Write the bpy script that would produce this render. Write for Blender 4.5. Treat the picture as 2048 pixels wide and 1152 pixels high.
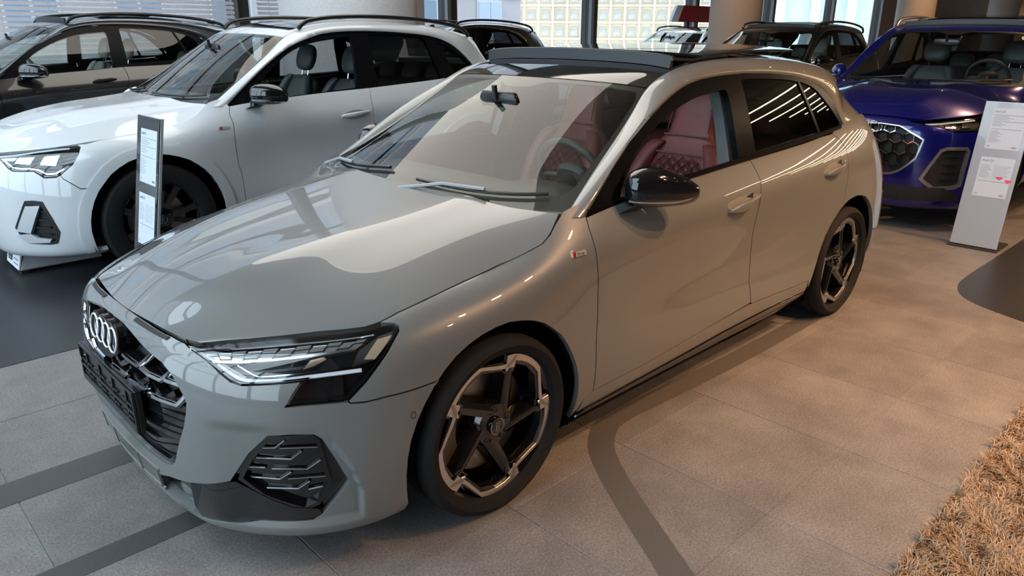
import bpy, bmesh, math, random
import numpy as np
from mathutils import Vector, Matrix
from mathutils.geometry import delaunay_2d_cdt

random.seed(7)
for _o in list(bpy.data.objects):
    bpy.data.objects.remove(_o, do_unlink=True)
SC = bpy.context.scene
COL = SC.collection

# ---------------------------------------------------------------- camera
CAM_POS = Vector((-1.4403, -2.43095, 1.54151))
PITCH, YAW, ROLL, FPX = -.33618462, .79809804, .00491123, 1476.70374
def make_camera():
    cd = bpy.data.cameras.new('camera'); co = bpy.data.objects.new('camera', cd); COL.objects.link(co)
    f = Vector((math.cos(YAW)*math.cos(PITCH), math.sin(YAW)*math.cos(PITCH), math.sin(PITCH)))
    r = Vector((math.sin(YAW), -math.cos(YAW), 0)); u = r.cross(f)
    c, s = math.cos(ROLL), math.sin(ROLL)
    r2 = r*c+u*s; u2 = u*c-r*s
    M = Matrix(((r2.x, u2.x, -f.x), (r2.y, u2.y, -f.y), (r2.z, u2.z, -f.z)))
    co.matrix_world = Matrix.Translation(CAM_POS) @ M.to_4x4()
    cd.sensor_width = 36; cd.lens = FPX/2048*36; cd.clip_start = .02; cd.clip_end = 300
    SC.camera = co
make_camera()

# ---------------------------------------------------------------- world, exposure
SC.view_settings.view_transform = 'Standard'
SC.view_settings.look = 'None'
SC.view_settings.exposure = 0.0
SC.view_settings.gamma = 1.0
SC.view_settings.use_curve_mapping = False
SC.cycles.use_denoising = True
SC.cycles.max_bounces = 10
SC.cycles.transparent_max_bounces = 24
SC.cycles.sample_clamp_indirect = 6
SC.cycles.caustics_reflective = False
SC.cycles.caustics_refractive = False
def make_world():
    w = bpy.data.worlds.new('sky'); SC.world = w; w.use_nodes = True
    nt = w.node_tree; bg = nt.nodes['Background']
    bg.inputs['Color'].default_value = (.74, .86, 1.0, 1)
    bg.inputs['Strength'].default_value = 5.3
make_world()
# ---------------------------------------------------------------- spline surfaces (pure numpy)
def _basis(t):
    return np.stack([(1-t)**3/6, (3*t**3-6*t**2+4)/6, (-3*t**3+3*t**2+3*t+1)/6, t**3/6], -1)

def _quasi(P, k):
    """control points that make the cubic B-spline pass (almost) through P"""
    Q = P.copy()
    Q[1:-1] = P[1:-1] - k*(P[:-2]-2*P[1:-1]+P[2:])/6
    return Q

def _pad(P, mirror=False):
    a = 2*P[:1]-P[1:2]
    if mirror:
        a = P[1:2].copy(); a[..., 1] *= -1
    return np.concatenate([a, P, 2*P[-1:]-P[-2:-1]], 0)

class Surf:
    """tensor B-spline over a net (nu, nv, 3); negative u mirrors in y when mir is set"""
    def __init__(s, net, mir=False, ku=.8, kv=.6, centre=(1.3, 0, .5), sign=-1):
        N = np.array(net, float)
        s.nu, s.nv = N.shape[:2]
        s.mir, s.centre, s.sign = mir, np.array(centre), sign
        if mir:   # symmetric quasi interpolation across the centre plane
            g = N[1:2].copy(); g[..., 1] *= -1
            N2 = np.concatenate([g, N], 0)
            N = _quasi(N2, ku)[1:]
        else:
            N = _quasi(N, ku)
        N = np.swapaxes(_quasi(np.swapaxes(N, 0, 1), kv), 0, 1)
        N = _pad(N, mir)
        N = np.swapaxes(_pad(np.swapaxes(N, 0, 1)), 0, 1)
        s.N = N
    def __call__(s, u, v):
        u = np.asarray(u, float); v = np.asarray(v, float)
        sg = np.where(u < 0, -1., 1.) if s.mir else np.ones_like(u)
        a = np.clip(np.abs(u) if s.mir else u, 0, s.nu-1-1e-9); b = np.clip(v, 0, s.nv-1-1e-9)
        i = np.floor(a).astype(int); j = np.floor(b).astype(int)
        Bu = _basis(a-i); Bv = _basis(b-j)
        P = np.zeros(a.shape+(3,))
        for k in range(4):
            for l in range(4):
                P += (Bu[..., k]*Bv[..., l])[..., None]*s.N[i+k, j+l]
        P[..., 1] *= s.sign*sg
        return P
    def normal(s, u, v, e=2e-3):
        u = np.asarray(u, float); v = np.asarray(v, float)
        hi, hj = s.nu-1-1e-6, s.nv-1-1e-6
        lo = -hi if s.mir else 0
        du = s(np.minimum(u+e, hi), v)-s(np.maximum(u-e, lo), v)
        dv = s(u, np.minimum(v+e, hj))-s(u, np.maximum(v-e, 0))
        n = np.cross(du, dv)
        n /= np.maximum(np.linalg.norm(n, axis=-1, keepdims=True), 1e-12)
        p = s(u, v)
        d = ((p-s.centre)*n).sum(-1)
        return np.where(d[..., None] < 0, -n, n)

def cr(pts, n):
    """centripetal-ish smooth polyline through points"""
    P = np.array(pts, float)
    Q = _pad(_quasi(P, 1.))
    t = np.linspace(0, len(P)-1-1e-9, n); i = np.floor(t).astype(int); B = _basis(t-i)
    return sum(B[:, k, None]*Q[i+k] for k in range(4))

class Field:
    """surface given as a function (a,b)->points"""
    def __init__(s, f, centre=(1.3, 0, .5)): s.f = f; s.centre = np.array(centre); s.mir = False; s.nu = s.nv = 99
    def __call__(s, u, v): return s.f(np.asarray(u, float), np.asarray(v, float))
    def normal(s, u, v, e=1e-3):
        u = np.asarray(u, float); v = np.asarray(v, float)
        n = np.cross(s(u+e, v)-s(u-e, v), s(u, v+e)-s(u, v-e)); n /= np.maximum(np.linalg.norm(n, axis=-1, keepdims=True), 1e-12)
        d = ((s(u, v)-s.centre)*n).sum(-1)
        return np.where(d[..., None] < 0, -n, n)

class Disp:
    """surface S pushed along its normal by f(u, v)"""
    def __init__(s, S, f): s.S = S; s.f = f; s.mir = S.mir; s.nu, s.nv, s.centre = S.nu, S.nv, S.centre
    def __call__(s, u, v):
        u = np.asarray(u, float); v = np.asarray(v, float)
        return s.S(u, v)+s.S.normal(u, v)*s.f(u, v)[..., None]
    def normal(s, u, v, e=6e-3):
        u = np.asarray(u, float); v = np.asarray(v, float)
        hi, hj = s.nu-1-1e-6, s.nv-1-1e-6; lo = -hi if s.mir else 0
        n = np.cross(s(np.minimum(u+e, hi), v)-s(np.maximum(u-e, lo), v), s(u, np.minimum(v+e, hj))-s(u, np.maximum(v-e, 0)))
        n /= np.maximum(np.linalg.norm(n, axis=-1, keepdims=True), 1e-12)
        d = (n*s.S.normal(u, v)).sum(-1)
        return np.where(d[..., None] < 0, -n, n)
# ---------------------------------------------------------------- hatchback body nets (x rearward from the front axle, y half width, z up)
def hatch_nets():
    Z = {}
    # stations around the body from nose centre to tail centre; nine levels from the tucked bottom edge up past the hood edge / belt
    def st(*a): return [tuple(p) for p in a]
    W = [
     st((-.800,0,.105),(-.838,0,.128),(-.856,0,.21),(-.872,0,.33),(-.880,0,.46),(-.878,0,.575),(-.860,0,.655),(-.832,0,.698),(-.795,0,.714),(-.745,0,.735)),
     st((-.790,.24,.105),(-.828,.25,.128),(-.846,.25,.21),(-.860,.25,.33),(-.868,.25,.46),(-.864,.25,.575),(-.846,.245,.653),(-.818,.235,.695),(-.785,.215,.710),(-.735,.20,.735)),
     st((-.755,.43,.105),(-.80,.457,.13),(-.815,.465,.21),(-.824,.465,.33),(-.826,.465,.46),(-.816,.46,.575),(-.797,.448,.650),(-.778,.42,.686),(-.755,.385,.702),(-.715,.355,.728)),
     st((-.68,.58,.108),(-.72,.608,.135),(-.735,.617,.21),(-.741,.622,.33),(-.738,.622,.46),(-.723,.62,.575),(-.705,.60,.650),(-.675,.565,.692),(-.64,.525,.71),(-.61,.49,.73)),
     st((-.58,.70,.115),(-.617,.73,.142),(-.625,.738,.21),(-.626,.744,.33),(-.62,.742,.46),(-.605,.735,.578),(-.582,.715,.658),(-.545,.675,.707),(-.505,.635,.728),(-.48,.60,.745)),
     st((-.46,.78,.125),(-.484,.813,.152),(-.49,.825,.215),(-.49,.832,.33),(-.488,.828,.46),(-.475,.815,.585),(-.452,.79,.672),(-.42,.745,.724),(-.385,.705,.742),(-.36,.67,.755)),
     st((-.34,.815,.135),(-.346,.85,.162),(-.348,.868,.22),(-.348,.882,.335),(-.348,.880,.47),(-.343,.868,.595),(-.33,.838,.69),(-.31,.785,.742),(-.29,.74,.757),(-.27,.70,.768)),
     st((-.17,.815,.15),(-.17,.85,.175),(-.17,.878,.225),(-.17,.893,.345),(-.17,.894,.485),(-.17,.887,.618),(-.17,.856,.715),(-.17,.80,.762),(-.17,.748,.778),(-.17,.705,.788)),
     st((0,.815,.15),(0,.85,.175),(0,.880,.225),(0,.898,.35),(0,.901,.495),(0,.896,.64),(0,.868,.735),(0,.812,.782),(0,.755,.799),(0,.71,.810)),
     st((.2,.815,.15),(.2,.85,.178),(.2,.875,.23),(.2,.892,.35),(.2,.894,.495),(.2,.889,.65),(.2,.873,.755),(.2,.828,.806),(.2,.765,.832),(.2,.72,.845)),
     st((.44,.80,.15),(.44,.845,.18),(.44,.868,.23),(.44,.884,.35),(.44,.881,.50),(.44,.878,.65),(.44,.880,.775),(.44,.862,.85),(.44,.815,.915),(.44,.775,.965)),
     st((.9,.80,.15),(.9,.845,.185),(.9,.868,.235),(.9,.886,.35),(.9,.875,.50),(.9,.873,.66),(.9,.886,.80),(.9,.862,.885),(.9,.815,.955),(.9,.775,1.01)),
     st((1.45,.80,.15),(1.45,.845,.19),(1.45,.868,.245),(1.45,.886,.37),(1.45,.872,.515),(1.45,.870,.67),(1.45,.886,.825),(1.45,.860,.912),(1.45,.815,.985),(1.45,.775,1.04)),
     st((2.0,.80,.15),(2.0,.845,.195),(2.0,.868,.255),(2.0,.885,.39),(2.0,.870,.53),(2.0,.872,.685),(2.0,.887,.85),(2.0,.858,.937),(2.0,.813,1.01),(2.0,.772,1.065)),
     st((2.35,.80,.15),(2.35,.845,.195),(2.35,.87,.255),(2.35,.890,.39),(2.35,.889,.53),(2.35,.888,.69),(2.35,.886,.86),(2.35,.850,.955),(2.35,.80,1.035),(2.35,.76,1.085)),
     st((2.64,.80,.16),(2.64,.845,.20),(2.64,.875,.26),(2.64,.896,.39),(2.64,.899,.54),(2.64,.896,.70),(2.64,.878,.87),(2.64,.835,.972),(2.64,.788,1.06),(2.64,.745,1.10)),
     st((2.92,.80,.17),(2.92,.84,.21),(2.92,.87,.265),(2.92,.888,.39),(2.92,.889,.54),(2.92,.885,.70),(2.92,.858,.875),(2.92,.815,.985),(2.92,.765,1.08),(2.92,.72,1.12)),
     st((3.10,.78,.18),(3.12,.81,.215),(3.14,.84,.27),(3.16,.862,.39),(3.16,.862,.54),(3.14,.857,.70),(3.10,.832,.87),(3.05,.795,.985),(3.0,.745,1.08),(2.97,.70,1.13)),
     st((3.26,.70,.18),(3.29,.735,.215),(3.31,.765,.27),(3.335,.79,.39),(3.335,.79,.54),(3.30,.787,.70),(3.235,.768,.855),(3.15,.74,.975),(3.06,.71,1.09),(3.0,.67,1.15)),
     st((3.38,.45,.18),(3.41,.46,.215),(3.435,.47,.27),(3.46,.47,.39),(3.46,.47,.54),(3.425,.47,.70),(3.36,.47,.855),(3.27,.46,.965),(3.16,.45,1.08),(3.08,.44,1.16)),
     st((3.40,0,.18),(3.43,0,.215),(3.455,0,.27),(3.48,0,.39),(3.48,0,.54),(3.445,0,.70),(3.38,0,.855),(3.29,0,.965),(3.18,0,1.08),(3.10,0,1.16)),
    ]
    for i_ in range(10, 15):   # sharper shoulder over a hollow flank
        k_ = (.6, 1, 1, 1, .5)[i_-10]
        for l_, d_ in ((5, -.005), (6, .005), (7, -.004), (4, -.003), (3, .003)):
            p_ = W[i_][l_]; W[i_][l_] = (p_[0], p_[1]+d_*k_, p_[2])
    Z['W'] = W
    # hood: rows nose to cowl, columns centre to past the edge
    ys = (0, .19, .355, .45, .60, .74, .80)
    def row(x, dx, zs, k): return [(x+dx*(y/.74)**2, y*k, z) for y, z in zip(ys, zs)]
    Z['H'] = [
      [(-.800,0,.713),(-.796,.10,.712),(-.785,.20,.710),(-.775,.28,.707),(-.76,.37,.703),(-.74,.42,.699),(-.72,.44,.695)],
      [(-.755,0,.752),(-.748,.115,.751),(-.73,.23,.746),(-.708,.32,.738),(-.67,.43,.719),(-.64,.51,.708),(-.62,.535,.700)],
      [(-.65,0,.800),(-.64,.135,.799),(-.615,.27,.794),(-.59,.365,.782),(-.55,.50,.752),(-.512,.642,.721),(-.49,.68,.708)],
      [(-.48,0,.846),(-.465,.15,.845),(-.445,.30,.841),(-.425,.395,.827),(-.395,.55,.790),(-.375,.738,.737),(-.35,.775,.718)],
      [(-.27,0,.884),(-.265,.165,.883),(-.255,.325,.879),(-.245,.425,.866),(-.225,.58,.828),(-.20,.756,.771),(-.195,.795,.75)],
      [(-.05,0,.914),(-.045,.175,.913),(-.04,.345,.908),(-.035,.445,.897),(-.02,.60,.860),(0,.755,.799),(0,.80,.775)],
      [(.12,0,.936),(.122,.18,.935),(.13,.36,.929),(.14,.46,.919),(.16,.61,.886),(.19,.763,.826),(.19,.81,.80)],
      [(.22,0,.950),(.225,.185,.949),(.24,.37,.944),(.25,.47,.936),(.28,.62,.912),(.345,.775,.866),(.36,.82,.84)],
      [(.30,0,.962),(.305,.19,.961),(.33,.375,.958),(.345,.475,.953),(.375,.625,.942),(.43,.768,.945),(.45,.81,.93)],
    ]
    for r_ in Z['H'][1:]:   # power lines
        r_[2] = (r_[2][0], r_[2][1], r_[2][2]+.005); r_[3] = (r_[3][0], r_[3][1], r_[3][2]-.004); r_[1] = (r_[1][0], r_[1][1], r_[1][2]-.001)
    # windscreen: rows cowl to header, columns centre to edge
    Z['G'] = [
      [(.265,0,.932),(.28,.25,.930),(.315,.47,.927),(.365,.65,.925),(.425,.775,.925)],
      [(.45,0,1.035),(.465,.235,1.033),(.50,.445,1.028),(.55,.61,1.020),(.605,.715,1.018)],
      [(.66,0,1.157),(.675,.225,1.155),(.71,.425,1.149),(.755,.575,1.140),(.80,.668,1.130)],
      [(.86,0,1.268),(.873,.215,1.266),(.905,.405,1.260),(.945,.545,1.249),(.98,.625,1.236)],
      [(1.01,0,1.345),(1.022,.205,1.343),(1.05,.39,1.338),(1.08,.515,1.331),(1.108,.592,1.322)],
    ]
    # roof: header to spoiler tip
    Z['R'] = [
      [(1.01,0,1.345),(1.022,.205,1.343),(1.05,.39,1.338),(1.08,.515,1.331),(1.108,.592,1.322)],
      [(1.18,0,1.398),(1.187,.205,1.396),(1.20,.39,1.391),(1.215,.51,1.382),(1.23,.585,1.370)],
      [(1.42,0,1.436),(1.42,.205,1.434),(1.42,.39,1.429),(1.42,.505,1.421),(1.42,.578,1.410)],
      [(1.75,0,1.452),(1.75,.205,1.450),(1.75,.39,1.445),(1.75,.505,1.438),(1.75,.575,1.427)],
      [(2.15,0,1.446),(2.15,.205,1.444),(2.15,.385,1.439),(2.15,.50,1.431),(2.15,.57,1.420)],
      [(2.55,0,1.420),(2.55,.20,1.418),(2.55,.375,1.412),(2.55,.49,1.403),(2.55,.556,1.391)],
      [(2.90,0,1.375),(2.89,.195,1.373),(2.87,.365,1.367),(2.85,.475,1.358),(2.83,.54,1.346)],
      [(3.13,0,1.330),(3.12,.19,1.328),(3.08,.355,1.322),(3.04,.455,1.314),(3.0,.515,1.305)],
    ]
    # side rail (A pillar, cant rail, C pillar): inner edge to outer edge
    R1 = [(.425,.775,.925),(.605,.715,1.018),(.80,.668,1.130),(.98,.625,1.236),(1.108,.592,1.322),(1.23,.585,1.370),(1.42,.578,1.410),(1.75,.575,1.427),(2.15,.57,1.420),(2.55,.556,1.391),(2.83,.54,1.346),(3.0,.515,1.305)]
    Z['R1'] = R1
    return Z

_zb = np.polyfit([.4,.5,.9,1.17,1.62,2.18,2.55,2.9],[.913,.925,.958,.977,1.0,1.024,1.048,1.075],3)
_yb = np.polyfit([.4,.5,.9,1.17,1.6,2.18,2.55,2.9,3.1],[.806,.808,.810,.811,.811,.806,.792,.766,.745],4)
def dlo_f(x, z):
    d = z-np.polyval(_zb, x)
    return np.stack([x, -(np.polyval(_yb, x)-.27*d-.22*d*d), z], -1)
DLO = Field(dlo_f)
_zs = np.polyfit([.05,.13,.21,.35,.5,.6,.7,.76,.925,1.06,1.2,1.36,1.45],[.135,.20,.265,.40,.55,.665,.80,.865,1.035,1.188,1.352,1.53,1.615],5)
def suv_warp(kx=1.01, ky=1.02, kz=1.0, nose=0.):
    """hatchback space to a taller body"""
    def w(P):
        P = np.asarray(P, float); out = P.copy()
        out[..., 0] = P[..., 0]*kx; out[..., 1] = P[..., 1]*ky; out[..., 2] = np.polyval(_zs, P[..., 2])*kz
        if nose:
            t = np.clip((.45-P[..., 0])/.9, 0, 1); t = t*t*(3-2*t); h = np.clip((P[..., 2]-.2)/.45, 0, 1)
            out[..., 2] += nose*t*h
        return out
    return w
def warped(wp):
    Z = hatch_nets()
    Z = {k: wp(np.array(v, float)) for k, v in Z.items()}
    Z['D'] = Field(lambda x, z: wp(dlo_f(x, z)), centre=(1.3, 0, .6))
    return Z

def smooth_rows(net, n=15, it=2):
    """resample the rows of a net evenly along its length and fair them"""
    N = np.array(net, float); R = len(N)
    D = np.stack([cr(N[:, j], 200) for j in range(N.shape[1])], 1)
    L = np.concatenate([[0], np.cumsum(np.linalg.norm(np.diff(D.mean(1), axis=0), axis=1))])
    k = np.interp(np.linspace(0, L[-1], n), L, np.arange(200))
    i = np.clip(k.astype(int), 0, 198); f = (k-i)[:, None, None]
    Q = D[i]*(1-f)+D[i+1]*f
    for _ in range(it):
        Q[1:-1] = (Q[:-2]+2*Q[1:-1]+Q[2:])/4
    return Q
# ---------------------------------------------------------------- materials
MATS = {}
def mat(name, color=(.5, .5, .5), rough=.5, metal=0., coat=0., coat_rough=.03, spec=.5, emit=None, estr=0., noise=0., nscale=40., bump=0., bscale=80., alpha=None):
    if name in MATS: return MATS[name]
    m = bpy.data.materials.new(name); m.use_nodes = True; MATS[name] = m
    nt = m.node_tree; b = nt.nodes['Principled BSDF']
    b.inputs['Base Color'].default_value = (*color, 1)
    b.inputs['Roughness'].default_value = rough
    b.inputs['Metallic'].default_value = metal
    b.inputs['Specular IOR Level'].default_value = spec
    b.inputs['Coat Weight'].default_value = coat
    b.inputs['Coat Roughness'].default_value = coat_rough
    if emit:
        b.inputs['Emission Color'].default_value = (*emit, 1); b.inputs['Emission Strength'].default_value = estr
    tc = nt.nodes.new('ShaderNodeTexCoord')
    if noise:
        n = nt.nodes.new('ShaderNodeTexNoise'); n.inputs['Scale'].default_value = nscale; n.inputs['Detail'].default_value = 5
        nt.links.new(tc.outputs['Object'], n.inputs['Vector'])
        mx = nt.nodes.new('ShaderNodeMix'); mx.data_type = 'RGBA'; mx.blend_type = 'MULTIPLY'; mx.inputs[0].default_value = 1
        mr = nt.nodes.new('ShaderNodeMapRange'); mr.inputs[3].default_value = 1-noise; mr.inputs[4].default_value = 1+noise
        mr.inputs[1].default_value = .3; mr.inputs[2].default_value = .7
        nt.links.new(n.outputs['Fac'], mr.inputs[0])
        mx.inputs[6].default_value = (*color, 1); nt.links.new(mr.outputs[0], mx.inputs[7])
        nt.links.new(mx.outputs[2], b.inputs['Base Color'])
    if bump:
        n2 = nt.nodes.new('ShaderNodeTexNoise'); n2.inputs['Scale'].default_value = bscale; n2.inputs['Detail'].default_value = 4
        nt.links.new(tc.outputs['Object'], n2.inputs['Vector'])
        bp = nt.nodes.new('ShaderNodeBump'); bp.inputs['Strength'].default_value = bump; bp.inputs['Distance'].default_value = .004
        nt.links.new(n2.outputs['Fac'], bp.inputs['Height']); nt.links.new(bp.outputs[0], b.inputs['Normal'])
    return m

def paint(name, color, flake=.0, rough=.38, metal=0.):
    m = mat(name, color, rough, metal, 1.0, .015)
    return m

def glass(name, tint=(.9, .95, .93), ior=1.5, extra=0.):
    """thin pane: transparent with Fresnel mirror"""
    if name in MATS: return MATS[name]
    m = bpy.data.materials.new(name); m.use_nodes = True; MATS[name] = m
    nt = m.node_tree; nt.nodes.clear()
    o = nt.nodes.new('ShaderNodeOutputMaterial'); mx = nt.nodes.new('ShaderNodeMixShader')
    t = nt.nodes.new('ShaderNodeBsdfTransparent'); t.inputs[0].default_value = (*tint, 1)
    g = nt.nodes.new('ShaderNodeBsdfGlossy'); g.inputs['Roughness'].default_value = .01
    lw = nt.nodes.new('ShaderNodeLayerWeight'); lw.inputs['Blend'].default_value = .5
    f0 = ((ior-1)/(ior+1))**2
    fr = nt.nodes.new('ShaderNodeMath'); fr.operation = 'POWER'; fr.inputs[1].default_value = 5; nt.links.new(lw.outputs['Facing'], fr.inputs[0])
    ad = nt.nodes.new('ShaderNodeMath'); ad.operation = 'MULTIPLY_ADD'; ad.inputs[1].default_value = 1-f0-extra; ad.inputs[2].default_value = f0+extra; ad.use_clamp = True
    nt.links.new(fr.outputs[0], ad.inputs[0]); nt.links.new(ad.outputs[0], mx.inputs[0])
    nt.links.new(t.outputs[0], mx.inputs[1]); nt.links.new(g.outputs[0], mx.inputs[2]); nt.links.new(mx.outputs[0], o.inputs[0])
    return m

# ---------------------------------------------------------------- objects
def link(o): COL.objects.link(o); return o
def tag(o, label=None, cat=None, group=None, kind=None):
    if label: o['label'] = label
    if cat: o['category'] = cat
    if group: o['group'] = group
    if kind: o['kind'] = kind
    return o
def empty(name, loc=(0, 0, 0), rz=0., parent=None):
    o = link(bpy.data.objects.new(name, None)); o.location = loc; o.rotation_euler = (0, 0, rz); o.empty_display_size = .1
    if parent: o.parent = parent
    return o
def ob(name, me, m=None, parent=None, loc=None, rot=None):
    o = link(bpy.data.objects.new(name, me))
    if m is not None and not me.materials: me.materials.append(m)
    if parent: o.parent = parent
    if loc is not None: o.location = loc
    if rot is not None: o.rotation_euler = rot
    return o
def mesh(name, V, F, smooth=False, mats=None, mi=None):
    me = bpy.data.meshes.new(name); me.from_pydata([tuple(map(float, v)) for v in V], [], [tuple(map(int, f)) for f in F]); me.update()
    if smooth: me.polygons.foreach_set('use_smooth', [True]*len(me.polygons))
    if mats:
        for m in mats: me.materials.append(m)
    if mi is not None: me.polygons.foreach_set('material_index', mi)
    return me
def autosmooth(me, deg=35):
    me.polygons.foreach_set('use_smooth', [True]*len(me.polygons))
    bm = bmesh.new(); bm.from_mesh(me); a = math.radians(deg)
    for e in bm.edges:
        if len(e.link_faces) != 2 or e.calc_face_angle(0) > a: e.smooth = False
    bm.to_mesh(me); bm.free()
    return me

class MB:
    """collects simple solids into one mesh"""
    def __init__(s): s.V = []; s.F = []
    def add(s, V, F):
        b = len(s.V); s.V += [tuple(v) for v in V]; s.F += [tuple(i+b for i in f) for f in F]; return s
    def box(s, a, b):
        x0, y0, z0 = a; x1, y1, z1 = b
        return s.add([(x0,y0,z0),(x1,y0,z0),(x1,y1,z0),(x0,y1,z0),(x0,y0,z1),(x1,y0,z1),(x1,y1,z1),(x0,y1,z1)],
                     [(0,3,2,1),(4,5,6,7),(0,1,5,4),(1,2,6,5),(2,3,7,6),(3,0,4,7)])
    def hexa(s, P): return s.add(P, [(0,3,2,1),(4,5,6,7),(0,1,5,4),(1,2,6,5),(2,3,7,6),(3,0,4,7)])
    def tube(s, pts, r, n=8, closed=False, cap=True, up=None):
        P = [Vector(p) for p in pts]; R = r if hasattr(r, '__len__') else [r]*len(P)
        rings = []; prev = None
        for i, p in enumerate(P):
            a = P[i-1] if (i > 0 or closed) else p; b = P[(i+1) % len(P)] if (i < len(P)-1 or closed) else p
            t = (b-a).normalized()
            if prev is None:
                x = Vector(up) if up else (Vector((0, 0, 1)) if abs(t.z) < .9 else Vector((1, 0, 0)))
            else: x = prev
            x = (x-t*x.dot(t)).normalized(); y = t.cross(x); prev = x
            rings.append([p+(x*math.cos(k*2*math.pi/n)+y*math.sin(k*2*math.pi/n))*R[i] for k in range(n)])
        V = [v for q in rings for v in q]; F = []
        m = len(P)
        for i in range(m if closed else m-1):
            j = (i+1) % m
            for k in range(n): F.append((i*n+k, i*n+(k+1) % n, j*n+(k+1) % n, j*n+k))
        if cap and not closed: F += [tuple(range(n))[::-1], tuple((m-1)*n+k for k in range(n))]
        return s.add(V, F)
    def lathe(s, prof, n=48, axis='y', c=(0, 0, 0), closed=False):
        V = []; F = []; m = len(prof)
        for k in range(n):
            a = 2*math.pi*k/n; ca, sa = math.cos(a), math.sin(a)
            for r, h in prof:
                if axis == 'y': V.append((c[0]+r*ca, c[1]+h, c[2]+r*sa))
                elif axis == 'z': V.append((c[0]+r*ca, c[1]+r*sa, c[2]+h))
                else: V.append((c[0]+h, c[1]+r*ca, c[2]+r*sa))
        for k in range(n):
            q = (k+1) % n
            for i in range(m if closed else m-1):
                j = (i+1) % m
                F.append((k*m+i, k*m+j, q*m+j, q*m+i))
        return s.add(V, F)
    def prism(s, poly, f, d0, d1):
        """poly 2D, f(a,b,d)->3D"""
        n = len(poly)
        V = [f(a, b, d0) for a, b in poly]+[f(a, b, d1) for a, b in poly]
        F = [tuple(range(n))[::-1], tuple(range(n, 2*n))]+[(i, (i+1) % n, n+(i+1) % n, n+i) for i in range(n)]
        return s.add(V, F)
    def me(s, name='m', smooth=None, bev=0., seg=2):
        me = mesh(name, s.V, s.F)
        bm = bmesh.new(); bm.from_mesh(me)
        bmesh.ops.remove_doubles(bm, verts=bm.verts, dist=1e-5)
        bmesh.ops.recalc_face_normals(bm, faces=bm.faces)
        if bev: bmesh.ops.bevel(bm, geom=[e for e in bm.edges if e.calc_face_angle(0) > .5], offset=bev, segments=seg, affect='EDGES', profile=.5, clamp_overlap=True)
        bm.to_mesh(me); bm.free()
        if smooth: autosmooth(me, smooth)
        return me
    def build(s, name, m, parent=None, smooth=None, bev=0., loc=None, rot=None, seg=2):
        return ob(name, s.me(name, smooth, bev, seg), m, parent, loc, rot)

# ---------------------------------------------------------------- panels cut from a surface
def dens(poly, S, step, closed=True):
    P = np.array(poly, float); out = []
    n = len(P)
    for i in range(n if closed else n-1):
        a, b = P[i], P[(i+1) % n]
        t = np.linspace(0, 1, 9); q = S(a[0]+(b[0]-a[0])*t, a[1]+(b[1]-a[1])*t)
        L = np.linalg.norm(np.diff(q, axis=0), axis=1).sum()
        k = max(1, int(math.ceil(L/step)))
        out += [a+(b-a)*j/k for j in range(k)]
    if not closed: out.append(P[-1])
    return np.array(out)
def inpoly(p, poly):
    x, y = p[:, 0], p[:, 1]; r = np.zeros(len(p), bool)
    q = np.roll(poly, -1, 0)
    for (x0, y0), (x1, y1) in zip(poly, q):
        if y0 == y1: continue
        c = ((y0 > y) != (y1 > y)) & (x < (x1-x0)*(y-y0)/(y1-y0)+x0)
        r ^= c
    return r
def smoothpoly(P, sub=4, keep=()):
    """round a closed polygon a little: Catmull-Rom between kept corners"""
    n = len(P); P = np.array(P, float); out = []
    for i in range(n):
        p1, p2 = P[i], P[(i+1) % n]
        p0 = p1-(p2-p1) if i in keep else P[i-1]
        p3 = p2+(p2-p1) if (i+1) % n in keep else P[(i+2) % n]
        for k in range(sub):
            t = k/sub
            out.append(.5*((2*p1)+(-p0+p2)*t+(2*p0-5*p1+4*p2-p3)*t*t+(-p0+3*p1-3*p2+p3)*t**3))
    return np.array(out)
def inset(P, d):
    P = np.array(P, float); A = .5*np.sum(P[:, 0]*np.roll(P[:, 1], -1)-np.roll(P[:, 0], -1)*P[:, 1])
    s = 1 if A > 0 else -1
    a = P-np.roll(P, 1, 0); b = np.roll(P, -1, 0)-P
    na = np.stack([-a[:, 1], a[:, 0]], 1); nb = np.stack([-b[:, 1], b[:, 0]], 1)
    na /= np.maximum(np.linalg.norm(na, axis=1, keepdims=True), 1e-9); nb /= np.maximum(np.linalg.norm(nb, axis=1, keepdims=True), 1e-9)
    n = na+nb; n /= np.maximum(np.linalg.norm(n, axis=1, keepdims=True), 1e-9)
    c = np.maximum((n*na).sum(1, keepdims=True), .4)
    return P+s*d*n/c

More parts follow.
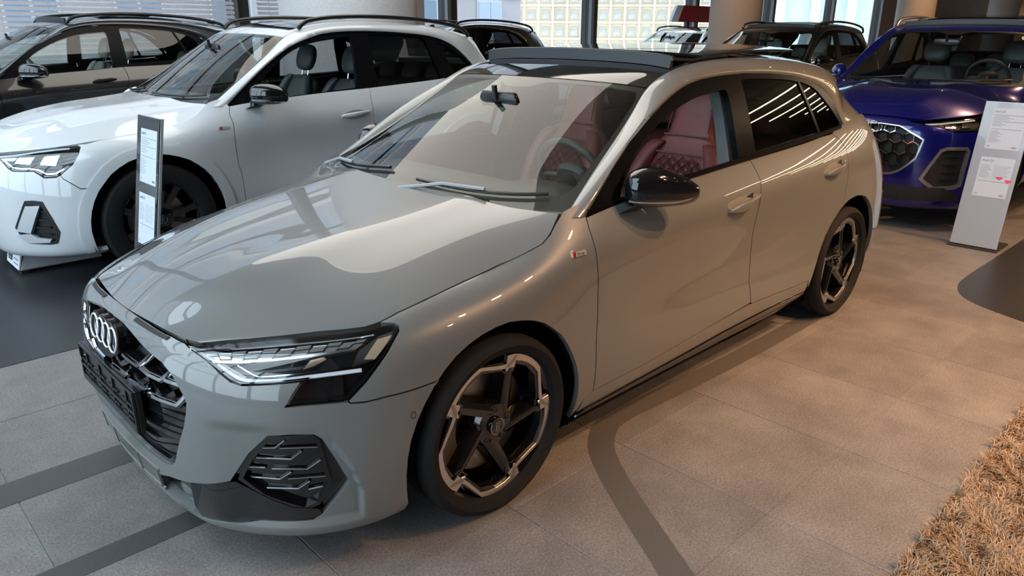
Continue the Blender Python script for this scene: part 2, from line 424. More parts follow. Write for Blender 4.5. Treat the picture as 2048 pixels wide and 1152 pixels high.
def panel_mesh(S, outer, holes=(), step=.03, edge=.012, depth=.018, off=0., gap=0., hgap=0., extra=None, flip=False, back=False, bulge=None):
    """triangulated piece of surface S (outline and holes in its parameters), analytic normals, turned-in rim"""
    outer = np.array(outer, float); c = outer.mean(0)
    e = 1e-2
    P0 = np.array([S(outer[:, 0]+e, outer[:, 1])-S(outer[:, 0]-e, outer[:, 1]), S(outer[:, 0], outer[:, 1]+e)-S(outer[:, 0], outer[:, 1]-e)])
    su, sv = np.median(np.linalg.norm(P0, axis=-1), axis=1)/(2*e)
    su = max(su, .02); sv = max(sv, .02)
    sc = np.array([su, sv])
    loops = []
    for k, L in enumerate([outer, *holes]):
        L = dens(L, S, edge)*sc
        if k == 0 and gap: L = inset(L, gap)
        if k > 0 and hgap: L = inset(L, -hgap)
        loops.append(L)
    O = loops[0]
    lo, hi = O.min(0), O.max(0)
    gx = np.arange(lo[0]+step/2, hi[0], step); gy = np.arange(lo[1]+step/2, hi[1], step)
    G = np.stack(np.meshgrid(gx, gy, indexing='ij'), -1).reshape(-1, 2)
    ok = inpoly(G, O)
    for h in loops[1:]: ok &= ~inpoly(G, h)
    G = G[ok]
    B = np.concatenate(loops)
    if len(G):
        dmin = np.full(len(G), 9.)
        for k in range(0, len(B), 200):
            dmin = np.minimum(dmin, np.linalg.norm(G[:, None]-B[None, k:k+200], axis=-1).min(1))
        G = G[dmin > .45*min(step, edge*1.6)]
    pts = np.concatenate([B, G]); E = []; b = 0
    for L in loops:
        n = len(L); E += [(b+i, b+(i+1) % n) for i in range(n)]; b += n
    r = delaunay_2d_cdt([Vector((float(x), float(y))) for x, y in pts], E, [], 0, 1e-7)
    V2 = np.array([(v.x, v.y) for v in r[0]]); F = np.array([f for f in r[2]], int)
    cen = V2[F].mean(1); ok = inpoly(cen, O)
    for h in loops[1:]: ok &= ~inpoly(cen, h)
    F = F[ok]
    UV = V2/sc
    P = S(UV[:, 0], UV[:, 1]); N = S.normal(UV[:, 0], UV[:, 1])
    if bulge is not None: P = P+N*bulge(UV)[:, None]
    P = P+N*off
    # orient faces with the normals
    fn = np.cross(P[F[:, 1]]-P[F[:, 0]], P[F[:, 2]]-P[F[:, 0]])
    bad = (fn*N[F[:, 0]]).sum(1) < 0
    F[bad] = F[bad][:, ::-1]
    # rim: boundary edges
    ed = {}
    for f in F:
        for i in range(3):
            a, bb = f[i], f[(i+1) % 3]
            ed[(a, bb)] = 1
    rim = [(a, bb) for (a, bb) in ed if (bb, a) not in ed]
    V = list(P); NN = []; FF = [tuple(f) for f in F]
    loopn = [N[i] for f in F for i in f]
    if depth:
        for a, bb in rim:
            k = len(V)
            V += [P[a], P[bb], P[bb]-N[bb]*depth, P[a]-N[a]*depth]
            FF.append((k+1, k, k+3, k+2))
            n = np.cross(P[bb]-P[a], N[a]); n /= max(np.linalg.norm(n), 1e-9)
            loopn += [n]*4
    V = np.array(V)
    if flip:
        V[:, 1] *= -1; o2 = []; l2 = []; p = 0
        for f in FF:
            m = len(f); o2.append(f[::-1]); l2 += loopn[p:p+m][::-1]; p += m
        FF = o2; loopn = [np.array((n[0], -n[1], n[2])) for n in l2]
    me = mesh('panel', V, FF, True)
    ln = np.array(loopn); ln /= np.maximum(np.linalg.norm(ln, axis=1, keepdims=True), 1e-9)
    me.normals_split_custom_set([tuple(map(float, n)) for n in ln])
    return me
def flipped(me):
    """mirror image of a mesh in y"""
    m2 = me.copy()
    nv = len(m2.vertices); co = np.empty(nv*3); m2.vertices.foreach_get('co', co); co = co.reshape(-1, 3); co[:, 1] *= -1
    V = co; F = [tuple(p.vertices)[::-1] for p in me.polygons]
    ln = None
    if me.has_custom_normals:
        n = np.empty(len(me.loops)*3); me.corner_normals.foreach_get('vector', n); n = n.reshape(-1, 3); n[:, 1] *= -1
        ln = []
        for p in me.polygons:
            idx = list(p.loop_indices)[::-1]; ln += [tuple(map(float, n[i])) for i in idx]
    out = mesh(me.name, V, F, True)
    for q in me.materials: out.materials.append(q)
    out.polygons.foreach_set('material_index', [p.material_index for p in me.polygons])
    out.polygons.foreach_set('use_smooth', [p.use_smooth for p in me.polygons])
    if ln: out.normals_split_custom_set(ln)
    else: autosmooth(out, 35)
    bpy.data.meshes.remove(m2)
    return out
def pair(name, me, m, parent):
    """the near side piece and its mirror image"""
    a = ob(name, me, m, parent); b = ob(name, flipped(me), m, parent)
    return a, b

# outlines on the hatchback body surface (surface parameters)
FEAT = {
 'headlight': [(2.015,7.543),(2.168,7.131),(2.474,6.559),(2.714,6.025),(2.897,5.722),(3.081,5.614),(3.548,5.65),(3.96,5.658),(4.069,5.66),(3.925,5.266),(3.812,4.938),(4.224,4.941),(4.906,4.895),(5.239,5.28),(5.721,6.01),(6.068,6.653),(6.094,6.912),(6.022,7.113),(5.894,7.252),(5.624,7.394),(5.285,7.454),(4.316,7.829),(3.342,7.998),(2.701,7.95)],
 'black': [(3.478,4.154),(3.884,4.184),(4.277,4.153),(4.418,4.029),(4.638,3.491),(4.857,2.864),(4.594,2.403),(4.292,1.844),(4.173,1.738),(3.667,1.727),(3.209,1.72),(1.965,1.275),(1.773,1.519),(1.21,1.671),(0.421,1.813),(1.419,2.469),(1.931,2.647),(2.761,2.952),(2.91,3.25),(3.134,3.692)],
 'grille': [(0.427,6.937),(0.701,6.749),(1.245,6.252),(1.608,5.984),(1.826,5.628),(2.05,5.073),(2.122,4.822),(2.095,4.496),(2.029,4.131),(1.689,3.077),(1.594,2.935),(1.426,2.834),(0.906,2.856),(0.489,2.941)],
 'split': [(4.906,4.895),(4.952,4.84),(5.226,4.803),(5.648,4.809),(6.203,4.754),(6.649,4.712)],
 'fdoor': [(10.134,8.122),(10.109,7.629),(10.096,6.942),(10.095,6.018),(10.125,5.367),(10.147,4.503),(10.129,3.793),(10.127,2.362)],
 'bdoor': [(12.291,8.159),(12.317,7.408),(12.328,6.798),(12.282,6.227),(12.263,5.412),(12.284,4.285),(12.267,3.519),(12.307,2.975),(12.329,2.672)],
 'rdoor': [(14.42,7.944),(14.637,7.452),(14.767,6.834),(14.712,6.07),(14.634,5.102),(14.519,4.826)],
 'silltop': [(9.871,2.376),(10.127,2.362),(10.907,2.426),(11.65,2.595),(12.351,2.616),(13.244,2.309),(13.776,2.175)],
 'sillbot': [(9.916,1.305),(10.16,1.558),(10.96,1.723),(11.685,2.201),(12.395,2.208),(13.343,1.778)],
 'hoodedge': [(1.836,7.461),(2.698,7.989),(3.341,8.018),(4.313,7.87),(5.285,7.454),(5.657,7.52),(6.201,7.739),(6.976,7.799),(7.918,7.964),(8.68,8.032),(9.235,7.915),(9.454,7.92),(9.617,8.167),(9.77,8.617)],
 'belt': [(10.126,8.167),(10.808,8.096),(11.495,8.167),(12.292,8.146),(13.493,8.042),(14.673,8.027)],
 'handF': [(11.799,6.354),(11.987,6.514),(12.219,6.369),(12.246,6.155),(12.132,5.872),(11.869,5.991)],
 'handR': [(13.718,6.206),(13.955,6.483),(14.365,6.417),(14.559,6.185),(14.279,5.988),(13.822,6.022)],
 'badge': [(9.733,6.863),(9.962,6.774),(9.951,6.559),(9.732,6.644)],
 'sensor': [(6.132,4.151)],
 'r2': [(0.528,0.946),(0.584,0.986),(0.686,1.067),(0.81,1.148),(0.937,1.213),(1.068,1.271),(1.223,1.324),(1.357,1.35),(1.511,1.36),(1.714,1.364),(1.926,1.357),(2.159,1.338),(2.354,1.302),(2.474,1.256),(2.546,1.21),(2.604,1.143),(2.634,1.074),(2.613,1.056),(2.549,1.046)],
 'winF': [(0.697,1.001),(0.742,1.048),(0.844,1.118),(0.938,1.168),(1.071,1.224),(1.206,1.263),(1.343,1.289),(1.481,1.3),(1.528,1.3),(1.541,1.258),(1.531,1.135),(1.527,1.02),(1.529,0.997),(1.214,0.983),(0.872,0.96),(0.693,0.953)],
 'tri': [(0.52,0.933),(0.59,0.98),(0.729,1.076),(0.693,0.953)],
 'bpil': [(1.56,1.34),(1.661,1.336),(1.672,1.02),(1.543,1.004)],
 'winR': [(1.673,1.336),(1.748,1.339),(2.021,1.327),(2.186,1.309),(2.208,1.28),(2.32,1.058),(2.003,1.046),(1.675,1.03)],
 'winQ': [(2.217,1.308),(2.326,1.282),(2.429,1.228),(2.601,1.082),(2.54,1.059),(2.348,1.053)],
 'hl_top': [(2.054,7.496),(2.711,7.789),(3.609,7.749),(4.412,7.529),(5.478,7.199)],
 'hl_pix_top': [(2.254,7.406),(2.902,7.632),(3.621,7.584),(4.423,7.374),(5.308,7.048)],
 'hl_pix_bot': [(2.528,6.664),(2.959,6.705),(3.611,6.717),(4.465,6.664),(5.048,6.55)],
 'hl_inner': [(2.094,7.405),(2.49,6.623),(2.757,6.132),(3.029,5.742)],
 'hl_drl': [(2.613,6.473),(2.893,6.009),(3.064,5.827),(3.25,5.778),(3.543,5.754),(4.1,5.791),(4.697,5.747),(5.176,5.684)],
 'hl_line': [(2.95,6.508),(3.206,6.067),(3.355,5.952),(3.538,5.956),(4.095,5.965),(4.694,5.931)],
 'hl_prism': [(4.975,5.868),(5.12,6.448),(5.629,6.867),(5.961,6.861),(5.894,6.537),(5.464,5.918),(5.133,5.884)],
 'hl_amber': [(5.23,6.033),(5.388,6.366),(5.563,6.693),(5.911,6.676),(5.777,6.424),(5.465,5.936)],
 'hl_low': [(4.051,6.118),(4.17,6.491),(4.408,6.537),(4.475,6.397),(4.241,6.205)],
 'hl_lens': [(4.124,5.619),(4.535,6.484),(4.736,5.954),(4.804,5.506),(4.845,4.996),(4.267,4.968),(3.85,4.978)],
 'hl_edge': [(3.803,4.967),(4.029,5.603),(4.077,5.593),(3.878,4.96)],
 'gv1': [(0.531,5.394),(0.715,5.343),(0.947,5.308),(1.02,5.406),(1.308,6.175)],
 'gv2': [(1.021,5.306),(1.219,5.217),(1.508,5.219),(1.582,5.322),(1.754,5.719)],
 'gv3': [(1.184,4.568),(1.483,4.589),(1.852,4.622),(2.066,5.023)],
 'gv4': [(1.607,5.279),(1.775,5.28),(1.912,5.276)],
 'gv5': [(0.135,4.686),(0.351,4.695),(0.563,4.683),(0.7,4.874)],
 'gv6': [(0.635,4.583),(0.862,4.597),(1.07,4.575),(1.234,4.832)],
 'slat0': [(0.897,4.392),(1.253,4.427),(1.581,4.533),(2.098,4.617)],
 'slat1': [(0.697,4.012),(0.894,4.027),(1.457,4.113),(1.979,4.153)],
 'slat2': [(0.599,3.626),(0.872,3.655),(1.12,3.659),(1.888,3.765)],
 'slat3': [(0.643,3.084),(0.961,3.043),(1.541,3.371),(1.785,3.421)],
 'slat4': [(0.977,2.992),(1.291,3.019),(1.677,3.119)],
 'zig0': [(3.475,4.025),(3.979,4.031),(4.162,4.116)],
 'zig1': [(3.303,3.763),(3.557,3.774),(3.732,3.963)],
 'zig2': [(3.647,3.764),(4.316,3.763)],
 'zig3': [(3.215,3.506),(3.833,3.486),(4.029,3.689)],
 'zig4': [(3.047,3.258),(3.358,3.262)],
 'zig5': [(3.474,3.236),(4.111,3.224),(4.357,3.431)],
 'zig6': [(3.062,2.99),(3.604,2.967),(3.817,3.162)],
 'zig7': [(3.752,2.979),(4.449,3.005)],
 'zig8': [(3.343,2.712),(3.919,2.699),(4.139,2.901)],
 'zig9': [(4.102,2.667),(4.363,2.725)],
 'blade': [(1.917,2.576),(2.373,2.822),(2.84,2.923),(3.348,2.545),(3.817,2.225),(4.263,2.136),(4.331,1.956),(4.133,1.771),(3.148,1.702),(1.963,1.26),(1.862,1.787)],
 'intake': [(3.478,4.132),(4.236,4.14),(4.361,4.007),(4.537,2.875),(4.307,2.277),(4.036,2.095),(3.306,2.509),(2.887,2.99),(3.127,3.577)],
 'slot': [(0.63,7.84),(1.801,7.572),(1.666,7.154),(0.706,7.458)],
 'chin': [(-1.367,1.637),(-0.77,1.91),(-0.263,1.962),(0.128,2.061),(0.388,2.075),(0.045,1.118),(-0.282,1.178),(-0.718,1.283),(-1.149,1.441),(-1.252,1.513)],
 'archF': [(9.812,1.204),(9.842,2.077),(9.857,2.589),(9.842,3.04),(9.797,3.431),(9.722,3.763),(9.617,4.094),(9.481,4.395),(9.301,4.635),(9.09,4.876),(8.85,5.057),(8.579,5.207),(8.293,5.328),(7.992,5.358),(7.677,5.328),(7.361,5.237),(7.06,5.087),(6.805,4.876),(6.564,4.605),(6.368,4.274),(6.203,3.943),(6.068,3.552),(5.992,3.161),(5.962,2.709),(5.977,2.197),(6.038,1.475)],
 'archR': [(16.732,0.391),(16.704,1.625),(16.677,2.288),(16.622,2.799),(16.553,3.191),(16.47,3.552),(16.346,3.883),(16.208,4.184),(16.043,4.425),(15.85,4.635),(15.657,4.786),(15.464,4.876),(15.257,4.936),(15.05,4.936),(14.843,4.906),(14.65,4.816),(14.471,4.666),(14.306,4.455),(14.168,4.214),(14.044,3.943),(13.947,3.582),(13.878,3.221),(13.837,2.799),(13.823,2.378),(13.823,1.806),(13.865,0.903)],
}
FEAT_WHITE = {
 'headlight': [(1.311,6.703),(1.866,6.301),(2.423,6.559),(2.762,5.813),(2.937,5.609),(3.705,5.58),(3.812,5.452),(4.076,5.162),(4.507,5.153),(4.673,5.246),(5.137,5.747),(5.375,6.423),(5.41,7.153),(5.171,7.769),(4.403,8.085),(3.528,8.115),(2.313,7.613)],
 'black': [(2.753,2.976),(3.059,3.594),(3.306,4.145),(3.636,4.161),(3.953,4.113),(4.213,3.444),(4.411,2.788),(4.319,2.402),(4.254,2.182),(4.004,2.12),(3.616,2.146),(3.149,2.181),(2.913,2.547)],
 'plate': [(3.324,3.922),(3.838,3.945),(3.341,2.726),(2.791,2.801)],
 'blade': [(2.705,2.629),(3.337,2.703),(3.588,2.503),(4.044,2.417),(3.966,2.245),(3.152,2.2)],
 'split': [(4.673,5.246),(4.749,5.049),(5.347,4.543),(5.808,4.5)],
 'fdoor': [(10.256,8.039),(10.213,7.332),(10.23,6.648),(10.216,5.563),(10.235,4.543),(10.27,4.229)],
 'bdoor': [(12.378,7.912),(12.348,6.815),(12.344,5.903),(12.347,5.437)],
 'belt': [(10.256,8.039),(11.252,7.922),(12.367,7.92),(14.14,7.752)],
 'hand': [(11.85,6.108),(11.919,6.237),(12.225,6.18),(12.277,6.009),(12.173,5.873),(11.867,5.923)],
 'badge': [(9.948,6.557),(10.146,6.502),(10.137,6.332),(9.941,6.365)],
 'sensor': [(5.275,3.737)],
 'r2': [(0.556,0.942),(0.759,1.082),(0.922,1.179),(1.085,1.263),(1.259,1.321),(1.445,1.358),(1.689,1.367),(2.014,1.358),(2.288,1.34),(2.485,1.307),(2.636,1.232),(2.782,1.119)],
 'winF': [(0.718,0.949),(0.771,1.014),(0.904,1.125),(1.073,1.228),(1.224,1.284),(1.369,1.311),(1.544,1.33),(1.613,1.328),(1.602,1.221),(1.567,0.995),(1.061,0.967)],
 'winR': [(1.77,1.347),(2.009,1.344),(2.282,1.321),(2.334,1.221),(2.398,1.026),(2.043,1.011),(1.765,1.002),(1.759,1.189)],
 'winQ': [(2.433,1.286),(2.532,1.254),(2.642,1.196),(2.764,1.109),(2.578,1.061),(2.503,1.167)],
 'archF': [(9.827,0.692),(9.887,2.017),(9.902,2.619),(9.887,3.1),(9.842,3.522),(9.767,3.883),(9.662,4.214),(9.511,4.515),(9.316,4.756),(9.075,4.997),(8.789,5.177),(8.489,5.328),(8.158,5.448),(7.812,5.478),(7.451,5.418),(7.09,5.328),(6.759,5.147),(6.459,4.936),(6.203,4.635),(5.962,4.334),(5.767,3.973),(5.617,3.582),(5.526,3.161),(5.496,2.709),(5.541,2.137),(5.617,1.174)],
 'archR': [(16.856,0.0),(16.815,1.475),(16.773,2.288),(16.732,2.799),(16.663,3.251),(16.553,3.612),(16.429,3.943),(16.277,4.244),(16.084,4.485),(15.891,4.696),(15.67,4.846),(15.45,4.936),(15.229,4.997),(14.995,4.997),(14.774,4.967),(14.568,4.876),(14.361,4.726),(14.182,4.545),(14.03,4.304),(13.906,4.003),(13.796,3.672),(13.727,3.281),(13.685,2.829),(13.672,2.348),(13.699,1.686),(13.741,0.421)],
}
FEAT_BLUE = {
 'headlight': [(1.569,6.859),(3.032,7.405),(4.736,7.333),(4.685,6.672),(4.424,6.059),(4.214,5.743),(3.086,5.787),(2.423,6.305)],
 'grille': [(-0.073,6.196),(0.557,6.33),(1.156,6.208),(1.511,5.704),(2.002,5.182),(1.912,4.589),(1.825,4.091),(1.585,3.718),(1.319,3.374),(1.091,3.218),(0.777,3.164)],
 'black': [(2.612,4.644),(2.861,4.797),(3.758,4.796),(3.92,4.564),(3.84,3.68),(3.804,2.857),(3.525,2.665),(2.662,2.546),(2.288,2.834),(2.014,3.123),(2.277,3.837)],
 'blackin': [(2.79,4.561),(3.704,4.614),(3.744,3.554),(3.657,2.993),(2.748,2.9),(2.536,3.173),(2.703,4.034)],
 'archF': [(9.842,0.753),(9.887,2.017),(9.902,2.649),(9.887,3.1),(9.857,3.522),(9.782,3.883),(9.662,4.214),(9.511,4.515),(9.316,4.756),(9.075,4.967),(8.789,5.147),(8.489,5.268),(8.158,5.328),(7.812,5.328),(7.451,5.268),(7.09,5.147),(6.759,4.967),(6.459,4.756),(6.188,4.485),(5.947,4.184),(5.752,3.853),(5.602,3.492),(5.511,3.1),(5.481,2.649),(5.526,2.107),(5.602,1.234)],
 'archR': [(16.677,0.0),(16.649,1.535),(16.635,2.318),(16.594,2.829),(16.525,3.251),(16.429,3.612),(16.305,3.943),(16.153,4.244),(15.974,4.485),(15.767,4.696),(15.56,4.846),(15.34,4.936),(15.119,4.997),(14.898,4.997),(14.678,4.967),(14.471,4.876),(14.264,4.726),(14.099,4.545),(13.947,4.304),(13.823,4.003),(13.727,3.672),(13.658,3.281),(13.617,2.86),(13.603,2.378),(13.617,1.746),(13.658,0.512)],
}
HOOD_EDGE = [(3.941,0.0),(5.344,0.052),(5.107,0.723),(5.112,1.739),(5.106,2.678),(5.139,3.304),(5.406,4.563),(5.361,5.104),(5.198,5.959),(5.142,7.227),(5.116,9.071),(5.151,10.688),(5.368,11.945),(5.517,12.465),(5.407,12.927),(5.158,13.491),(4.965,14.0)]
# ---------------------------------------------------------------- the showroom
RX0, RX1, RY0, RY1, RZ = -7.0, 33.0, -10.0, 8.7, 6.6
LZ = 4.3   # height of the lower ceiling and the light field
TILE_D, BELT_X0 = .6, .65
M_DARK_ = mat('lamp_black', (.02, .02, .02), .5)
def tile_material():
    m = bpy.data.materials.new('stone_tile'); m.use_nodes = True; nt = m.node_tree; b = nt.nodes['Principled BSDF']
    tc = nt.nodes.new('ShaderNodeTexCoord'); geo = nt.nodes.new('ShaderNodeNewGeometry')
    oi = nt.nodes.new('ShaderNodeObjectInfo')
    n1 = nt.nodes.new('ShaderNodeTexNoise'); n1.inputs['Scale'].default_value = 3.2; n1.inputs['Detail'].default_value = 8; n1.inputs['Roughness'].default_value = .65
    n2 = nt.nodes.new('ShaderNodeTexNoise'); n2.inputs['Scale'].default_value = 130; n2.inputs['Detail'].default_value = 3
    n3 = nt.nodes.new('ShaderNodeTexVoronoi'); n3.inputs['Scale'].default_value = 55
    for n in (n1, n2, n3): nt.links.new(geo.outputs['Position'], n.inputs['Vector'])
    r = nt.nodes.new('ShaderNodeValToRGB'); e = r.color_ramp.elements
    e[0].position = .3; e[0].color = (.142, .131, .127, 1); e[1].position = .72; e[1].color = (.238, .222, .214, 1)
    nt.links.new(n1.outputs['Fac'], r.inputs[0])
    r2 = nt.nodes.new('ShaderNodeMapRange'); r2.inputs[1].default_value = .3; r2.inputs[2].default_value = .75; r2.inputs[3].default_value = .68; r2.inputs[4].default_value = 1.36
    nt.links.new(n2.outputs['Fac'], r2.inputs[0])
    mx = nt.nodes.new('ShaderNodeMix'); mx.data_type = 'RGBA'; mx.blend_type = 'MULTIPLY'; mx.inputs[0].default_value = 1
    nt.links.new(r.outputs[0], mx.inputs[6]); nt.links.new(r2.outputs[0], mx.inputs[7])
    # pale grains
    r3 = nt.nodes.new('ShaderNodeMapRange'); r3.inputs[1].default_value = .05; r3.inputs[2].default_value = .09; r3.inputs[3].default_value = 1; r3.inputs[4].default_value = 0
    nt.links.new(n3.outputs['Distance'], r3.inputs[0])
    gm = nt.nodes.new('ShaderNodeMath'); gm.operation = 'MULTIPLY'; nt.links.new(r3.outputs[0], gm.inputs[0])
    gt = nt.nodes.new('ShaderNodeMapRange'); gt.inputs[1].default_value = .5; gt.inputs[2].default_value = .62; nt.links.new(n1.outputs['Fac'], gt.inputs[0]); nt.links.new(gt.outputs[0], gm.inputs[1])
    m2 = nt.nodes.new('ShaderNodeMix'); m2.data_type = 'RGBA'; nt.links.new(gm.outputs[0], m2.inputs[0]); nt.links.new(mx.outputs[2], m2.inputs[6]); m2.inputs[7].default_value = (.42, .40, .38, 1)
    # each tile a shade of its own
    rv = nt.nodes.new('ShaderNodeMapRange'); rv.inputs[3].default_value = .90; rv.inputs[4].default_value = 1.10; nt.links.new(oi.outputs['Random'], rv.inputs[0])
    m3 = nt.nodes.new('ShaderNodeMix'); m3.data_type = 'RGBA'; m3.blend_type = 'MULTIPLY'; m3.inputs[0].default_value = 1
    nt.links.new(m2.outputs[2], m3.inputs[6]); nt.links.new(rv.outputs[0], m3.inputs[7])
    nt.links.new(m3.outputs[2], b.inputs['Base Color'])
    b.inputs['Roughness'].default_value = .5
    bp = nt.nodes.new('ShaderNodeBump'); bp.inputs['Strength'].default_value = .12; bp.inputs['Distance'].default_value = .003
    nt.links.new(n2.outputs['Fac'], bp.inputs['Height']); nt.links.new(bp.outputs[0], b.inputs['Normal'])
    return m

def bx(name, a, b, m, parent=None, kind='structure', bev=0.):
    o = MB().box(a, b).build(name, m, parent, bev=bev)
    if parent is None and kind: o['kind'] = kind
    return o

def build_room():
    T = tile_material()
    grout = mat('grout', (.10, .095, .09), .8)
    fl = bx('floor', (RX0, RY0, -.12), (RX1, RY1, -.004), grout)
    # stone tiles, one object each
    ylines = [-4.575, -3.965, -3.355, -2.745, -2.135, -1.525, -.915, -.235, .37, .975, 1.58]
    cache = {}
    for i in range(-6, 22):
        x0 = .65+.6*i
        for j in range(len(ylines)-1):
            y0, y1 = ylines[j], ylines[j+1]
            if j < 2 and x0 > 3: continue
            if x0 > 3.5 and y1 < -1.3: continue
            if x0 > 8 and y1 < -.3: continue
            if x0 > 4.4 and y0 > .3: continue
            if (x0 < -2.5 and y1 < .1) or (x0 < -.6 and y1 < -1.5): continue
            h = round(y1-y0, 3)
            if h not in cache:
                g = .0016
                cache[h] = MB().box((g, g, -.012), (.6-g, h-g, 0)).me('tile', bev=.0012, seg=1)
            ob('tile', cache[h], T, fl, (x0, y0, 0))
    # continuous stone further off
    bx('floor_far', (RX0, RY0, -.004), (RX1, RY1, -.0025), T)
    dk = mat('dark_inlay', (.062, .060, .060), .45, noise=.12, nscale=160, bump=.05, bscale=300)
    bx('strip', (-4, .290, -.001), (2.4, .450, .0012), dk, fl)
    bx('strip', (-4, -.262, -.001), (2.4, -.160, .0012), dk, fl)
    # curved strip
    pin = cr([(2.6, -.862), (1.93, -.859), (1.44, -.846), (1.05, -.825), (.827, -.812), (.72, -.835), (.60, -.915), (.50, -1.05), (.39, -1.223), (.216, -1.526), (-.1, -2.06), (-.4, -2.6)], 60)
    V = []; F = []
    tn = np.gradient(pin, axis=0); tn /= np.linalg.norm(tn, axis=1, keepdims=True)
    for p, t in zip(pin, tn):
        n = np.array((t[1], -t[0]))
        q = p+n*.105
        V += [(*p, .0006), (*q, .0006)]
    for i in range(59): F.append((2*i, 2*i+1, 2*i+3, 2*i+2))
    ob('strip', mesh('strip', V, F), mat('brown_inlay', (.105, .097, .092), .45, noise=.1, nscale=160), fl)
    # dark flooring under the cars on the window side and under the blue car
    dkf = mat('anthracite_floor', (.020, .022, .027), .42, noise=.15, nscale=90, bump=.04, bscale=400)
    bx('floor_dark', (RX0, 1.58, -.003), (4.6, RY1, .0015), dkf)
    me = MB().prism([(x, y) for x, y in cr([(9, -1.22), (7, -1.215), (5.36, -1.213), (4.3, -1.195), (3.95, -1.195), (3.75, -1.214), (3.58, -1.28), (3.47, -1.38), (3.38, -1.55), (3.30, -1.75), (3.2, -2.1), (3.1, -2.6), (3.0, -3.4)], 50)]+[(9, -3.4)], lambda a, b, d: (a, b, d), -.002, .0015).me('mat')
    o = ob('floor_dark_curve', me, mat('dark_floor_brown', (.024, .022, .021), .4, noise=.12, nscale=120)); o['kind'] = 'structure'
    # ceiling
    cm = mat('ceiling_paint', (.30, .28, .26), .8)
    SX = -2.25   # the strip before the car noses has a glass roof
    bx('ceiling', (SX, RY0, RZ), (RX1, RY1, RZ+.2), cm)
    rb = mat('roof_beam', (.30, .30, .31), .5)
    n_ = 6; GY = -1.9
    bx('ceiling_corner', (RX0, RY0, RZ), (SX, GY, RZ+.2), cm)
    for k in range(n_+1):
        yb_ = GY+(RY1-GY)*k/n_
        bx('trim_%d' % (k+41), (RX0, yb_-.05, RZ-.02), (SX, yb_+.05, RZ+.18), rb)
    for k in range(n_):
        a_, b_ = GY+(RY1-GY)*k/n_+.05, GY+(RY1-GY)*(k+1)/n_-.05
        bx('window_%d' % (k+41), (RX0, a_, RZ+.08), (SX, b_, RZ+.09), glass('shopfront_glass', (.93, .96, .95), 1.3))
    bx('ceiling_aisle', (1.5, RY0, LZ), (RX1, -1.6, LZ+.25), cm)
    bx('ceiling_rear', (7.2, -1.6, LZ), (RX1, RY1-1.6, LZ+.25), cm)
    # walls
    wm = mat('taupe_wall', (.36, .29, .25), .7, noise=.05, nscale=6)
    bx('wall_back', (RX1, RY0, 0), (RX1+.2, RY1+.3, RZ), wm)
    bx('wall_side', (RX0, RY0-.2, 0), (RX1, RY0, RZ), mat('dark_taupe_wall', (.12, .10, .085), .7))
    # glazed wall towards the street: mullions, transom, sill, panes
    mm = mat('mullion_dark', (.045, .043, .045), .4)
    gl = glass('shopfront_glass', (.93, .96, .95), 1.3)
    wn = 0
    D = RY1-CAM_POS.y
    xs = [CAM_POS.x+D*(.466+.3585*k) for k in range(-2, 8)]
    xs = [x for x in xs if x < 29.]
    for k, x in enumerate(xs):
        w = .11
        o = bx('trim_%d' % (k+1), (x-w, RY1-.14, 0), (x+w, RY1+.14, RZ), mm)
        bx('mullion_cap', (x-w*1.5, RY1-.20, 0), (x-w*.75, RY1-.12, RZ), mat('mullion_light', (.25, .25, .26), .5), o)
    edges = [RX0]+xs
    for k in range(len(edges)-1):
        a, b = edges[k]+.11, edges[k+1]-.11
        o = bx('window_%d' % (k+1), (a, RY1+.0, .12), (b, RY1+.012, RZ-.06), gl)
        bx('window_sill', (a, RY1-.08, 0), (b, RY1+.1, .12), mm, o)
        [bx('window_transom', (a, RY1-.05, zz), (b, RY1+.06, zz+.09), mm, o) for zz in (3.05, 4.9)]
    bx('wall_window_end', (xs[-1]+.11, RY1, 0), (RX1, RY1+.25, RZ), wm)
    # glazed wall on the nose side of the cars
    ys = [-5.0+2.28*k for k in range(7)]
    bx('wall_nose', (RX0-.2, RY0, 0), (RX0, -5.1, RZ), wm)
    bx('wall_nose_low', (RX0-.12, -5.0, 0), (RX0+.02, RY1, .6), mm)
    for k, y in enumerate(ys):
        bx('trim_%d' % (k+21), (RX0-.14, y-.09, 0), (RX0+.14, y+.09, RZ), mm)
    for k in range(len(ys)-1):
        o = bx('window_%d' % (k+21), (RX0-.012, ys[k]+.09, .6), (RX0, ys[k+1]-.09, RZ-.06), gl)
        [bx('window_transom', (RX0-.05, ys[k]+.09, zz), (RX0+.05, ys[k+1]-.09, zz+.09), mm, o) for zz in (3.05, 4.9)]
    # louvre blinds in the left bays
    sm = mat('blind_slat', (.85, .84, .86), .5)
    nt = sm.node_tree; tr = nt.nodes.new('ShaderNodeBsdfTranslucent'); tr.inputs[0].default_value = (.80, .78, .80, 1); mxs = nt.nodes.new('ShaderNodeMixShader'); mxs.inputs[0].default_value = .6
    nt.links.new(nt.nodes['Principled BSDF'].outputs[0], mxs.inputs[1]); nt.links.new(tr.outputs[0], mxs.inputs[2]); nt.links.new(mxs.outputs[0], nt.nodes['Material Output'].inputs[0])
    def blind(a, b, z0, z1, name, label):
        e = empty(name, ((a+b)/2, RY1-.22, z1))
        tag(e, label, 'blind')
        w = (b-a)/2
        V = MB().hexa([(-w, -.016, -.024), (w, -.016, -.024), (w, .016, .018), (-w, .016, .018), (-w, -.018, -.022), (w, -.018, -.022), (w, .014, .020), (-w, .014, .020)]).me('slat')
        n = int((z1-z0)/.062)
        for i in range(n): ob('slat', V, sm, e, (0, 0, -.03-i*.062))
        for s in (-.8, -.3, .3, .8): MB().box((s*w-.003, -.003, -(z1-z0)), (s*w+.003, .003, 0)).build('cord', sm, e)
